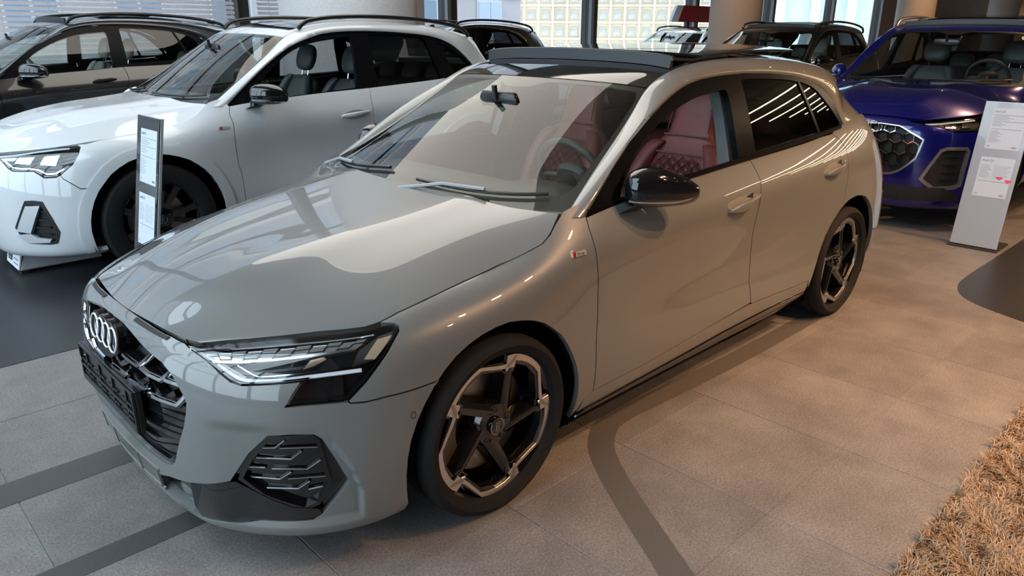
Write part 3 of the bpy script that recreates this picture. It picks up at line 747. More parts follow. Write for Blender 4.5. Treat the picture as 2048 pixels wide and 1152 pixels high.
        MB().box((-w, -.03, -.02), (w, .03, .03)).build('head_rail', mm, e)
    blind(edges[1]+.2, edges[2]-.15, 1.05, 2.35, 'window_blind', 'long slatted blind behind the black sport utility car at the left')
    blind(edges[2]+.2, edges[3]-.15, 1.05, 2.35, 'window_blind', 'slatted blind with plant before it, beside the dark mullion')
    blind(edges[3]+.2, edges[3]+2.1, 1.05, 2.35, 'window_blind', 'short slatted blind right of the thick round pillar')
    # round pillars
    def pillar(x, y, r, m, name='column'):
        o = MB().lathe([(r, 0), (r, RZ)], 56, axis='z', c=(x, y, 0)).build(name, m, None, smooth=40); o['kind'] = 'structure'
        MB().lathe([(r+.02, 0), (r+.02, .1), (r, .1)], 56, axis='z', c=(x, y, 0)).build('plinth_ring', mm, o, smooth=40)
        a = math.radians(-70)
        return o
    p1 = pillar(3.50, 5.25, .81, mat('pillar_plaster', (.52, .52, .53), .7, noise=.10, nscale=60, bump=.25, bscale=90))
    for az in (-92, -96): 
        a = math.radians(az+28); MB().box((3.50+.81*math.cos(a)-.012, 5.25+.81*math.sin(a)-.012, 0), (3.50+.81*math.cos(a)+.012, 5.25+.81*math.sin(a)+.012, RZ)).build('joint_profile', mat('joint_metal', (.5, .5, .5), .4, .8), p1)
    pm = mat('pillar_beige', (.34, .30, .26), .7, noise=.06, nscale=40)
    pillar(11.1, 4.8, .45, pm); pillar(19.9, 4.8, .45, pm); pillar(27.8, 4.8, .45, pm)
    # warm luminous ceiling field with rounded corners, and its rim
    lp = mat('light_ceiling', (.9, .88, .84), .6, emit=(1.0, .93, .83), estr=3.0)
    def rrect(x0, y0, x1, y1, r):
        out = []
        for cx, cy, a in ((x1-r, y1-r, 0), (x0+r, y1-r, 90), (x0+r, y0+r, 180), (x1-r, y0+r, 270)):
            out += [(cx+r*math.cos(math.radians(a+t)), cy+r*math.sin(math.radians(a+t))) for t in np.linspace(0, 90, 9)]
        return out
    f = MB().prism(rrect(.6, 1.2, 3.9, 5.5, .7), lambda a, b, d: (a, b, d), LZ-.02, LZ+.10).build('ceiling_light_field', lp)
    tag(f, 'large softly glowing ceiling panel with rounded corners above the grey hatchback', 'ceiling light')
    for (hx, hy) in ((1.2, 1.9), (3.3, 1.9), (1.2, 4.9), (3.3, 4.9)): MB().tube([(hx, hy, LZ+.1), (hx, hy, RZ)], .008, 6).build('field_hanger', M_DARK_, f)
    # linear lamps over the aisle side and spots
    lm = mat('lamp_warm', (1, .9, .75), .5, emit=(1.0, .74, .46), estr=30)
    for k in range(9):
        x = 12.0+1.45*k
        e = MB().box((x-.03, -7.2, LZ-.40), (x+.03, -3.8, LZ-.37)).build('linear_lamp', lm)
        tag(e, 'thin warm linear lamp hung over the aisle, mirrored in dark car glass', 'lamp', 'linear lamps over the aisle')
        MB().box((x-.035, -7.2, LZ-.37), (x+.035, -3.8, LZ-.34)).build('lamp_housing', M_DARK_, e)
        for yy in (-6.6, -4.2): MB().box((x-.004, yy-.004, LZ-.34), (x+.004, yy+.004, LZ)).build('lamp_hanger', M_DARK_, e)
    return fl
build_room()

def spot(x, y, tx, ty, power, size=.06, ang=70, col=(1, .55, .27), label='', n=[0]):
    o = MB().lathe([(0, -.005), (.045, -.005), (.05, -.02), (.06, -.02), (.06, .16), (0, .16)], 20, axis='z').build('ceiling_spot', M_DARK_, None, smooth=40, loc=(x, y, LZ-.16))
    tag(o, label, 'lamp', 'ceiling spot lamps')
    MB().lathe([(0, 0), (.042, 0)], 16, axis='z').build('bulb', mat('spot_bulb', (1, .9, .8), .5, emit=(1, .85, .65), estr=60), o, loc=(0, 0, -.008))
    ld = bpy.data.lights.new('spot', 'SPOT'); ld.energy = power*1.8; ld.color = col; ld.spot_size = math.radians(ang); ld.spot_blend = .8; ld.shadow_soft_size = size
    lo = link(bpy.data.objects.new('spot_light', ld)); lo.parent = o; lo.location = (0, 0, -.03)
    d = Vector((tx-x, ty-y, -(LZ-.2)))
    lo.rotation_euler = d.to_track_quat('-Z', 'Y').to_euler()
SPOTS = [(2.2, -3.2, 2.2, -1.2, 260), (1.7, -3.7, .9, -1.9, 240), (3.6, -3.0, 3.4, -1.0, 260), (5.2, -2.6, 4.6, -1.2, 200), (7.6, -1.0, 6.4, .6, 120), (9.5, -1.5, 8, .5, 160), (1.8, -5.0, 1.6, -3.2, 260), (3.4, -5.0, 3.2, -3.0, 260), (12, 1, 12, 2.5, 260), (16, 1, 16, 2.5, 260), (18.2, 3.0, 19.9, 4.6, 300), (29.5, 3.2, 33, 4.0, 700), (9.4, 3.6, 11.1, 4.6, 160)]
for k, a in enumerate(SPOTS):
    spot(*a[:4], a[4], label='small round black ceiling spot lamp throwing warm light on the cars')
# ---------------------------------------------------------------- shared car helpers
def ribbon(S, uv, w, off, h=.004, n=None, taper=True):
    """raised strip along a path on surface S: width w, standing off, height h"""
    uv = np.array(uv, float)
    if n: uv = cr(uv, n)
    P = S(uv[:, 0], uv[:, 1]); N = S.normal(uv[:, 0], uv[:, 1])
    T = np.gradient(P, axis=0); T /= np.maximum(np.linalg.norm(T, axis=1, keepdims=True), 1e-9)
    B = np.cross(N, T); V = []; F = []
    m = len(P)
    for i in range(m):
        a = P[i]+N[i]*off
        V += [a-B[i]*w/2, a-B[i]*w*.36+N[i]*h, a+B[i]*w*.36+N[i]*h, a+B[i]*w/2]
    for i in range(m-1):
        for k in range(3): F.append((i*4+k, i*4+k+1, i*4+k+5, i*4+k+4))
        F.append((i*4+3, i*4, i*4+4, i*4+7))
    F += [(0, 1, 2, 3), (m*4-1, m*4-2, m*4-3, m*4-4)]
    mb = MB().add(V, F)
    return mb
def ring(c, a, b, p=2.5, n=20, k=None):
    """superellipse ring around c with half axes vectors a, b"""
    c, a, b = np.array(c, float), np.array(a, float), np.array(b, float); out = []
    for i in range(n):
        t = 2*math.pi*(i+.5)/n; ct, st = math.cos(t), math.sin(t)
        out.append(c+a*math.copysign(abs(ct)**(2/p), ct)+b*math.copysign(abs(st)**(2/p), st))
    return out
def loft(rings, cap=True, closed=False):
    n = len(rings[0]); V = [v for r in rings for v in r]; F = []
    m = len(rings)
    for i in range(m if closed else m-1):
        j = (i+1) % m
        for k in range(n): F.append((i*n+k, i*n+(k+1) % n, j*n+(k+1) % n, j*n+k))
    if cap and not closed: F += [tuple(range(n))[::-1], tuple((m-1)*n+k for k in range(n))]
    return MB().add(V, F)
def subsurf(o, lv=1):
    m = o.modifiers.new('smooth', 'SUBSURF'); m.levels = lv; m.render_levels = lv
    o.data.polygons.foreach_set('use_smooth', [True]*len(o.data.polygons)); return o
def mirrored(o):
    me2 = flipped(o.data); n = ob(o.name.split('.')[0], me2, None, o.parent, (o.location.x, -o.location.y, o.location.z))
    for m in o.modifiers:
        q = n.modifiers.new(m.name, m.type)
        if m.type == 'SUBSURF': q.levels = m.levels; q.render_levels = m.render_levels
    return n

M_LINER = mat('liner_felt', (.006, .006, .006), 1., spec=.0)
M_TYRE = mat('tyre_rubber', (.012, .012, .0125), .8, spec=.25, noise=.1, nscale=30)
M_BLK = mat('gloss_black', (.006, .006, .007), .08, coat=.6)
M_DARK = mat('matt_black', (.010, .010, .011), .55)
M_CHROME = mat('chrome', (.75, .77, .80), .08, 1.)
M_SATIN = mat('satin_silver', (.62, .60, .58), .28, 1.)
M_STEEL = mat('brake_steel', (.35, .32, .30), .35, 1.)
M_TRIM = mat('black_trim', (.012, .012, .013), .25)
M_LENS = glass('clear_lens', (.96, .97, .98), 1.8)
M_WIND = glass('windscreen_glass', (.80, .86, .83), 1.5, .03)
M_SIDE = glass('clear_side_glass', (.78, .84, .81), 1.5, .02)
M_PRIV = glass('privacy_glass', (.16, .17, .17), 1.5, .02)
M_WHITEP = mat('white_plastic', (.85, .87, .9), .3)
M_REDP = mat('red_plastic', (.35, .01, .015), .2, coat=.5)

# silver pattern of one fifth of the wheel face: (angle, radius / rim radius)
WHEEL_A = [(82,.945),(76,.965),(69,.972),(61,.975),(54,.975),(47,.972),(40,.965),(27,.865),(15,.825),(9.5,.83),(6,.87),(2.2,.95),(0.2,.95),(-1.2,.79),(18,.775),(38,.89),(46,.893),(55,.893),(64,.885),(73,.87),(79.5,.735),(82,.735)]
def tyre_mesh(R, r, w):
    h = w/2
    prof = [(r*.97, -h*.78), (r*1.0, -h*.95), (r*1.035, -h*.99), ((R+r)/2, -h*1.06), (R*.965, -h*.98), (R*.988, -h*.9), (R*.998, -h*.78)]
    for g in (-.5, 0, .5):
        prof += [(R, (g-.12)*h), (R, (g-.06)*h), (R*.975, (g-.05)*h), (R*.975, (g+.05)*h), (R, (g+.06)*h), (R, (g+.12)*h)]
    prof += [(R*.998, h*.78), (R*.988, h*.9), (R*.965, h*.98), ((R+r)/2, h*1.06), (r*1.0, h*.95), (r*.97, h*.78)]
    me = MB().lathe(prof, 72).me('tyre'); return autosmooth(me, 28)
def wheel_parts(R, r, w, style='zig'):
    """meshes of one wheel, hub centre at the origin, outer face towards -y"""
    P = []
    P.append(('tyre', tyre_mesh(R, r, w), M_TYRE))
    h = w/2
    prof = [(r*.97, -h*.80), (r*1.012, -h*.86), (r*1.012, -h*.78), (r*.93, -h*.66), (r*.90, -h*.2), (r*.88, h*.6), (r*.97, h*.8)]
    P.append(('rim_barrel', autosmooth(MB().lathe(prof, 64).me('rim'), 30), M_BLK))
    P.append(('brake_disc', autosmooth(MB().lathe([(.06, -.018), (r*.70, -.018), (r*.70, .012), (.06, .012)], 48, closed=True).me('disc'), 30), M_STEEL))
    yf = -h*.80
    sp = MB()
    nsp = 5
    for k in range(nsp):
        a0 = math.radians(72*k)
        def f(th, rr, y): a = a0+math.radians(th); return (rr*math.cos(a), y, rr*math.sin(a))
        if style == 'zig':
            # spoke from the hub out to the hook, and the webs under the silver band
            for (t0, t1, r0, r1, w0, w1, d0, d1) in ((-36, 2, .055, r*.80, .030, .022, yf+.012, yf+.006), (-36+40, 38, r*.60, r*.90, .010, .010, yf+.008, yf+.006)):
                if t0 == 4:
                    continue
                A = np.array(f(t0, r0, 0)); B = np.array(f(t1, r1, 0)); d = B-A; L = np.linalg.norm(d); d /= L; q = np.array((d[2], 0, -d[0]))
                V = []
                for s, ww, y0 in ((0, w0, d0), (1, w1, d1)):
                    c = A+d*L*s
                    V += [c-q*ww+np.array((0, y0+.05, 0)), c-q*ww*.8+np.array((0, y0+.004, 0)), c-q*.002+np.array((0, y0-.004, 0)), c+q*.004+np.array((0, y0-.004, 0)), c+q*ww*.8+np.array((0, y0+.006, 0)), c+q*ww+np.array((0, y0+.05, 0))]
                F = [(i, (i+1) % 6, 6+(i+1) % 6, 6+i) for i in range(6)]+[tuple(range(6))[::-1], tuple(range(6, 12))]
                sp.add(V, F)
            sp.prism([(t, q*r*1.0) for t, q in [(84,.955),(69,.985),(54,.985),(40,.975),(22,.86),(9,.85),(0,.965),(-3,.965),(-3.,.72),(16,.74),(38,.84),(55,.85),(70,.83),(78,.70),(84,.70)]], lambda t, q, y: f(t, q, y), yf+.004, yf+.035)
        else:
            n2 = 2
            for dt in (-9, 9):
                A = np.array(f(dt*.6, .05, 0)); B = np.array(f(dt*1.6, r*.95, 0)); d = B-A; L = np.linalg.norm(d); d /= L; q = np.array((d[2], 0, -d[0]))
                V = []
                for s, ww in ((0, .016), (1, .022)):
                    c = A+d*L*s; y0 = yf+.02-.014*s
                    V += [c-q*ww+np.array((0, y0+.04, 0)), c-q*ww+np.array((0, y0, 0)), c+q*ww+np.array((0, y0, 0)), c+q*ww+np.array((0, y0+.04, 0))]
                sp.add(V, [(0, 1, 5, 4), (1, 2, 6, 5), (2, 3, 7, 6), (3, 0, 4, 7), (3, 2, 1, 0), (4, 5, 6, 7)])
    sp.lathe([(0, yf+.008), (.072, yf+.012), (.082, yf+.03), (.08, yf+.06), (0, yf+.06)], 30)
    P.append(('spokes', autosmooth(sp.me('spokes'), 30), M_BLK))
    if style == 'zig':
        for k in range(5):
            s = MB().prism([(t, q*r) for t, q in WHEEL_A], lambda t, q, y: (q*math.cos(math.radians(t+72*k)), y, q*math.sin(math.radians(t+72*k))), yf-.003, yf+.006)
            P.append(('silver_band', s.me('band', bev=.0012, seg=1), M_SATIN))
    P.append(('hub_cap', autosmooth(MB().lathe([(0, yf-.003), (.026, yf-.003), (.0295, yf-.001), (.031, yf+.008), (.031, yf+.02)], 28).me('cap'), 30), M_BLK))
    hr = MB()
    hr.tube([(.0285*math.cos(a), yf-.0025, .0285*math.sin(a)) for a in np.linspace(0, 2*math.pi, 28, endpoint=False)], .0012, 5, closed=True)
    for i in range(4):
        cx = (i-1.5)*.0095
        hr.tube([(-.45*0+ (0.0062*math.cos(a)), yf-.0035, cx+.0062*math.sin(a)) for a in np.linspace(0, 2*math.pi, 20, endpoint=False)], .0009, 5, closed=True)
    P.append(('hub_emblem', hr.me('emb', smooth=50), M_CHROME))
    for k in range(5):
        a = math.radians(72*k+18)
        b = MB().lathe([(0, yf+.006), (.009, yf+.006), (.0115, yf+.009), (.0115, yf+.02)], 10, c=(.056*math.cos(a), 0, .056*math.sin(a)))
        P.append(('wheel_bolt', b.me('bolt', smooth=40), M_DARK))
    cal = MB()
    V = []
    for rr, t in ((r*.50, 1), (r*.80, 1)): pass
    ns = 10
    rings = []
    for i in range(ns+1):
        a = math.radians(150+60*i/ns); ca, sa = math.cos(a), math.sin(a)
        rings.append([(r*.52*ca, -.045, r*.52*sa), (r*.80*ca, -.045, r*.80*sa), (r*.80*ca, .03, r*.80*sa), (r*.52*ca, .03, r*.52*sa)])
    P.append(('brake_caliper', loft(rings).me('cal', bev=.004), mat('caliper_metal', (.14, .12, .11), .45, .6)))
    return P
def put_wheel(parts, car, loc, side, parent_name='wheel', rot=0.):
    e = empty(parent_name, (loc[0], loc[1], loc[2]), 0, car)
    if side > 0: e.rotation_euler = (0, rot, math.pi)
    else: e.rotation_euler = (0, rot, 0)
    for n, me, m in parts:
        o = ob(n, me, m, e)
        if n == 'brake_caliper' : o.rotation_euler = (0, -rot, 0)
    return e
def arch_liner(cx, cz, r, y0, y1, car, sgn):
    V = []; F = []
    n = 24
    for i in range(n+1):
        a = math.radians(-20+220*i/n)
        V += [(cx+r*math.cos(a), sgn*y0, cz+r*math.sin(a)), (cx+r*math.cos(a), sgn*y1, cz+r*math.sin(a))]
    for i in range(n): F.append((2*i, 2*i+1, 2*i+3, 2*i+2))
    b = len(V)
    F.append(tuple(2*i+1 for i in range(n+1)))
    return ob('wheel_arch_liner', mesh('liner', V, F), M_LINER, car)
def rings_emblem(cx, cy, cz, rr, wd, parent, m, ax=(0, 1, 0), upv=(0, 0, 1), name='ring_emblem'):
    """four interlocked rings, centre c, ring radius rr"""
    c = np.array((cx, cy, cz)); ax = np.array(ax, float); up = np.array(upv, float); mb = MB()
    for i in range(4):
        o = c+ax*(i-1.5)*rr*1.53
        mb.tube([o+ax*rr*math.cos(a)+up*rr*math.sin(a) for a in np.linspace(0, 2*math.pi, 36, endpoint=False)], wd, 8, closed=True)
    return ob(name, mb.me('rings', smooth=60), m, parent)

# ---------------------------------------------------------------- cabin furniture (hatchback space, lifted by dz)
def leather(name, col, bump=.15):
    return mat(name, col, .42, coat=.0, noise=.06, nscale=25, bump=bump, bscale=220)
def seat(car, x, y, dz, m, m2, sport=False, sx=1.):
    e = empty('front_seat', (x, y, dz), 0, car)
    # cushion
    rg = []
    for t, w_, h, zz in ((-.30, .20, .03, .44), (-.27, .25, .07, .45), (-.05, .26, .085, .44), (.18, .26, .085, .42), (.24, .24, .06, .42)):
        rg.append(ring((t, 0, zz), (0, w_, 0), (0, 0, h), 3.5, 24))
    subsurf(loft(rg).build('cushion', m, e), 1)
    # backrest shell leaning back
    def bp(s, d=0): # s along the back
        a = math.radians(17); return np.array((.20+math.sin(a)*s+d*math.cos(a), 0, .46+math.cos(a)*s-d*math.sin(a)))
    a = math.radians(17); nx = np.array((math.cos(a), 0, -math.sin(a)))
    if sport:
        prof = ((.02, .22, .05), (.06, .26, .07), (.25, .265, .075), (.42, .255, .07), (.54, .225, .06), (.58, .16, .05), (.61, .128, .046), (.68, .122, .048), (.77, .116, .046), (.83, .104, .040), (.85, .08, .022))
    else:
        prof = ((.02, .21, .05), (.06, .25, .07), (.25, .26, .075), (.42, .25, .07), (.54, .22, .06), (.58, .17, .03))
    rg = [ring(bp(s), (0, w_, 0), nx*d, 3.2, 28) for s, w_, d in prof]
    subsurf(loft(rg).build('backrest', m, e), 1)
    for sg in (-1, 1):   # side bolsters
        rg = [ring(bp(s, -.055-.02*math.sin(math.pi*k/6))+np.array((0, sg*yy, 0)), np.array((0, .045, 0)), nx*dd, 2.4, 14) for k, (s, yy, dd) in enumerate(((.05, .20, .02), (.10, .225, .05), (.22, .235, .06), (.36, .225, .055), (.46, .20, .045), (.54, .165, .03), (.57, .14, .012)))]
        subsurf(loft(rg).build('side_bolster', m, e), 1)
    # quilted middle panel: raised lozenges
    if sport:
        q = MB()
        w_ = .145
        for k in range(-7, 9):
            for sg in (-1, 1):
                pts = []
                for t in np.linspace(0, 1, 14):
                    yy = -w_+2*w_*t; s = .25+.052*k+sg*(yy)*.95
                    if .08 < s < .49: pts.append(tuple(bp(s, -.083)+np.array((0, yy, 0))))
                if len(pts) > 2: q.tube(pts, .0050, 5)
        q.build('quilt_stitching', m2, e, smooth=60)
        MB().box((-.006, -.14, -.004), (.004, .14, .004)).build('seam_band', m2, e, loc=tuple(bp(.505, -.074)), rot=(0, a, 0))
        MB().box((-.006, -.13, -.003), (.004, .13, .003)).build('seam_band', m2, e, loc=tuple(bp(.60, -.052)), rot=(0, a, 0))
        for sg in (-1, 1):
            MB().tube([tuple(bp(s, -.052+.0*s)+np.array((0, sg*(w0), 0))) for s, w0 in ((.62, .116), (.70, .110), (.78, .102), (.83, .09))], .003, 5).build('seam', m2, e)
    else:
        rg = [ring(bp(s)+np.array((-.02, 0, 0)), (0, w_, 0), nx*d, 2.6, 20) for s, w_, d in ((.62, .06, .02), (.64, .11, .045), (.70, .135, .055), (.78, .135, .052), (.83, .11, .04), (.85, .06, .02))]
        subsurf(loft(rg).build('headrest', m, e), 1)
        for sg in (-1, 1): MB().tube([tuple(bp(.55)+np.array((0, sg*.05, 0))), tuple(bp(.66)+np.array((-.01, sg*.05, 0)))], .006, 6).build('headrest_post', M_CHROME, e)
    return e
def interior(car, dz, seatm, seam, trimm, sport=False, ky=1., low=False):
    seat(car, 1.45, -.37*ky, dz, seatm, seam, sport); seat(car, 1.45, .37*ky, dz, seatm, seam, sport)
    # rear bench with head rests
    b = empty('rear_bench', (2.25, 0, dz), 0, car)
    rg = [ring((x, 0, z), (0, .62*ky, 0), (.0, 0, h), 4, 24) for x, z, h in ((-.28, .46, .03), (-.26, .47, .07), (0, .45, .09), (.2, .44, .08))]
    subsurf(loft(rg).build('cushion', seatm, b), 1)
    a = math.radians(22)
    rg = [ring((.22+math.sin(a)*s, 0, .48+math.cos(a)*s), (0, w_*ky, 0), (d*math.cos(a), 0, -d*math.sin(a)), 4, 24) for s, w_, d in ((0, .60, .05), (.05, .62, .08), (.3, .62, .08), (.46, .58, .07), (.50, .54, .03))]
    subsurf(loft(rg).build('backrest', seatm, b), 1)
    for y in (-.36, 0, .36):
        rg = [ring((.44+.06*t, y*ky, .96+.15*t), (0, w_, 0), (d, 0, -.3*d), 2.8, 16) for t, w_, d in ((0, .08, .02), (.1, .12, .045), (.6, .13, .05), (.95, .11, .04), (1.05, .07, .02))]
        subsurf(loft(rg).build('headrest', seatm, b), 1)
    # dashboard
    rg = []
    for y in np.linspace(-.70, .70, 29):
        bin_ = math.exp(-((y+.37)/.19)**4)*.035 if True else 0
        yy = y*ky
        xf = .30+.10*(y/.7)**2
        rg.append([(xf, yy, .90+dz), (xf+.16, yy, .925+dz), (.66, yy, .925+dz+bin_*.7), (.80, yy, .915+dz+bin_), (.86, yy, .885+dz+bin_), (.85, yy, .80+dz), (.90, yy, .70+dz), (.84, yy, .52+dz), (.50, yy, .45+dz), (xf, yy, .6+dz)])
    loft(rg).build('dashboard', trimm, car, smooth=50)
    dv = empty('dash_vent', (0, 0, 0), 0, car)
    for k in range(22):
        y = -.45+.042*k
        MB().box((.40+.10*(y/.7)**2, y-.012, .923+dz), (.425+.10*(y/.7)**2, y+.012, .929+dz)).build('vent_louvre', M_TRIM, dv)
    # steering wheel
    sw = empty('steering_wheel', (.93, -.37*ky, .945+dz), 0, car); sw.rotation_euler = (0, math.radians(-24), 0)
    MB().tube([(0, .178*math.cos(t), .178*math.sin(t)) for t in np.linspace(0, 2*math.pi, 40, endpoint=False)], .0165, 12, closed=True).build('wheel_rim', trimm, sw, smooth=60)
    loft([ring((x, 0, 0), (0, r, 0), (0, 0, r*.8), 3, 20) for x, r in ((-.02, .07), (.0, .085), (.03, .075), (.04, .04))]).build('hub_pad', trimm, sw, smooth=50)
    for t in (0, math.pi, 1.5*math.pi): MB().tube([(.01, .05*math.cos(t), .05*math.sin(t)), (0, .17*math.cos(t), .17*math.sin(t))], .014, 8).build('wheel_spoke', trimm, sw, smooth=50)
    MB().tube([(0, 0, 0), (-.22, 0, -.0)], .04, 12).build('column', M_DARK, sw)
    # rear view mirror
    rm = empty('rear_view_mirror', (.845, 0, 1.255+dz*1.05), 0, car)
    loft([ring((0, y, 0), (.018*k, 0, 0), (0, 0, .034*k), 2.6, 16) for y, k in ((-.115, .5), (-.10, .95), (0, 1.0), (.10, .95), (.115, .5))]).build('mirror_shell', M_TRIM, rm, smooth=60)
    MB().tube([(-.02, 0, .0), (-.03, 0, .06)], .012, 8).build('mirror_stem', M_TRIM, rm)
    # floor, bulkhead, inner sides
    MB().box((.35, -.80, .20+dz*.3), (3.0, .80, .24+dz*.3)).build('cabin_floor', M_DARK, car)
    MB().hexa([(2.72, -.66, .3), (2.78, -.66, .3), (2.78, .66, .3), (2.72, .66, .3), (2.66, -.64, .98+dz), (2.72, -.64, .98+dz), (2.72, .64, .98+dz), (2.66, .64, .98+dz)]).build('luggage_partition', M_DARK, car)
    MB().box((1.05, -.12*ky, .25+dz*.5), (1.75, .12*ky, .60+dz)).build('centre_console', trimm, car, bev=.02)
# ---------------------------------------------------------------- the grey hatchback
def build_hatch():
    car = empty('hatchback_car', (0, 0, 0))
    tag(car, 'light grey hatchback with open sunroof and red seats, front centre of the showroom', 'car')
    NET = hatch_nets()
    W = Surf(NET['W'], mir=True, kv=.3)
    def ledge(u, v):   # pressed shelf over the corner intakes
        a = np.abs(u); sm = lambda t: np.clip(t, 0, 1)**2*(3-2*np.clip(t, 0, 1))
        vl = np.interp(a, [0, 2.4, 3.5, 4.25, 4.6, 4.85, 5.03, 5.2], [4.44, 4.44, 4.38, 4.36, 4.05, 3.5, 2.85, 2.0])
        return -.013*sm((vl-v)/.16)*sm((a-2.25)/.9)*sm((5.12-a)/.12)*sm((v-1.45)/.35)
    W0 = W; W = Disp(W0, ledge)
    T = lambda k: np.swapaxes(np.array(NET[k], float), 0, 1)
    HN = np.swapaxes(smooth_rows(NET['H'], 15, 5), 0, 1); Hs = Surf(HN, mir=True, ku=.7, kv=.5); G = Surf(T('G'), mir=True); Rf = Surf(T('R'), mir=True)
    PAINT = paint('arrow_grey_paint', (.158, .164, .163))
    Fe = FEAT
    mirr = lambda L: [(-u, v) for u, v in L]
    # --- index helpers
    split = Fe['split']; arch = Fe['archF']; hl = Fe['headlight']
    ia = min(range(len(arch)), key=lambda i: (arch[i][0]-split[-1][0])**2+((arch[i][1]-split[-1][1])*.5)**2 if i > 10 else 9)
    # --- hood
    rows = 8
    hood = [(0, 0), (2.5, 0), (4.4, 0)]+[p for p in HOOD_EDGE]+[(5, 14), (4, 14), (3, 14), (2, 14), (1, 14), (0, 14)]
    hood = hood+[(-u, v) for u, v in hood[::-1] if u > 0]
    o = ob('hood', panel_mesh(Hs, hood, step=.022, depth=.02, gap=.0042), PAINT, car)
    # --- bumper with openings
    hb = [(u, v-.0) for u, v in hl[:13]]
    half = [(0, 7.92), (1.0, 7.88), (1.7, 7.78), (1.92, 7.62)]+hb+split[1:]+arch[ia+1:]+[(6.0, .9), (5.95, .0), (5, 0), (4, 0), (3, 0), (2, 0), (1, 0), (0, 0)]
    full = half+[(-u, v) for u, v in half[::-1] if abs(u) > 1e-6]
    gr = [(0, 6.98)]+Fe['grille']+[(0, 3.0)]
    grf = gr+[(-u, v) for u, v in gr[::-1] if abs(u) > 1e-6]
    blk = Fe['black']
    slot = Fe['slot']
    sl2 = [(.62, 7.80), (1.66, 7.70), (1.60, 7.38), (.62, 7.45)]
    bumper = ob('front_bumper', panel_mesh(W, full, [grf, blk, mirr(blk)], step=.014, edge=.009, depth=.03, gap=.002), PAINT, car)
    # slim slots under the hood edge
    for sg in (1, -1):
        ob('hood_edge_slot', panel_mesh(W, [(sg*u, v) for u, v in sl2], step=.02, depth=.004, off=.003), M_DARK, bumper)
    # --- grille
    ob('grille_back', panel_mesh(W, grf, step=.04, depth=0, off=-.055), M_DARK, car)
    rimg = inset(np.array(grf)*np.array([.25, .12]), .012)/np.array([.25, .12])
    ob('grille_surround', panel_mesh(W, grf, [rimg], step=.02, edge=.012, depth=.05, off=-.012, gap=.001), M_BLK, car)
    for k in range(5):
        s = Fe['slat%d' % k]
        s0 = [(0, s[0][1])]+s if s[0][0] > .15 else s
        path = [(-u, v) for u, v in s0[::-1] if u > .02]+[(0, s0[0][1])]+[(u, v) for u, v in s0 if u > .02]
        ribbon(W, path, .055, -.04, .016, n=40).build('grille_slat', M_BLK, car, smooth=30)
        ribbon(W, path, .005, -.022, .002, n=40).build('grille_slat_edge', M_TRIM, car)
    for k in range(1, 7):
        v = Fe['gv%d' % k]
        for sg in (1, -1):
            p = [(sg*u, w_) for u, w_ in v]
            ribbon(W, p, .03, -.045, .03).build('grille_cell', M_BLK, car)
            ribbon(W, p, .014, -.015, .006).build('grille_chrome', M_CHROME, car)
    # diamonds of the upper mesh
    for k, (u0, v0) in enumerate([(.35, 6.1), (.35, 5.2), (.9, 5.0), (1.5, 4.9), (.0, 5.6), (.0, 4.6)]):
        for sg in ((1, -1) if u0 else (1,)):
            q = [(sg*u0-.26, v0), (sg*u0, v0-.34), (sg*u0+.26, v0)]
            ribbon(W, q, .024, -.045, .024).build('grille_cell', M_BLK, car)
    # --- emblem
    eb = MB(); n = 40
    out = []
    rr = .0375
    for i in range(4):
        cy = (i-1.5)*rr*1.53
        for a in np.linspace(math.pi*.86 if i else math.pi*1.0, math.pi*.14 if i < 3 else 0, 8): out.append((-cy*0+(cy), rr*1.28*math.sin(a), a))
    poly = [( (i-1.5)*rr*1.53 - rr*1.15*math.cos(a)*(-1)*-1, rr*1.3*math.sin(a)) for i in range(4) for a in np.linspace(math.radians(150 if i else 180), math.radians(30 if i < 3 else 0), 7)]
    poly = []
    for i in range(4):
        for a in np.linspace(math.radians(130 if i else 180), math.radians(50 if i < 3 else 0), 7):
            poly.append(((i-1.5)*rr*1.53+rr*1.2*math.cos(a), rr*1.3*math.sin(a)))
    low = [(.13, -.03), (.06, -.065), (0, -.075), (-.06, -.065), (-.13, -.03)]
    poly = poly+low
    EX, EZ = -.862, .638
    MB().prism(poly, lambda a, b, d: (EX+d+.16*b, a, EZ+b), .002, .07).build('emblem_backing', M_BLK, car, bev=.002)
    rings_emblem(EX-.002, 0, EZ, rr, .0034, car, mat('white_chrome', (.9, .9, .92), .12, .3, .5), upv=(.16, 0, 1))
    # --- plate carrier
    pc = empty('plate_carrier', (-.878, 0, .462), 0, car)
    MB().box((0, -.265, -.068), (.022, .265, .068)).build('carrier_body', M_TRIM, pc, bev=.004)
    for (y0, y1, z0, z1) in ((-.262, .262, .058, .067), (-.262, .262, -.067, -.045), (-.263, -.254, -.06, .06), (.254, .263, -.06, .06), (-.25, .25, -.012, -.004)):
        MB().box((-.008, y0, z0), (.001, y1, z1)).build('carrier_rib', M_TRIM, pc, bev=.002)
    for i in range(4):
        y = -.19+i*.127
        for k in (0, 1): MB().box((-.005, y-.045, -.035+.045*k), (.001, y+.045, -.028+.045*k)).build('carrier_rib', M_TRIM, pc)
        MB().box((-.005, y-.004, -.05), (.001, y+.004, .05)).build('carrier_rib', M_TRIM, pc)
    MB().tube([(-.012, .235, .02), (.0, .235, .02)], .008, 10).build('carrier_screw', M_CHROME, pc)
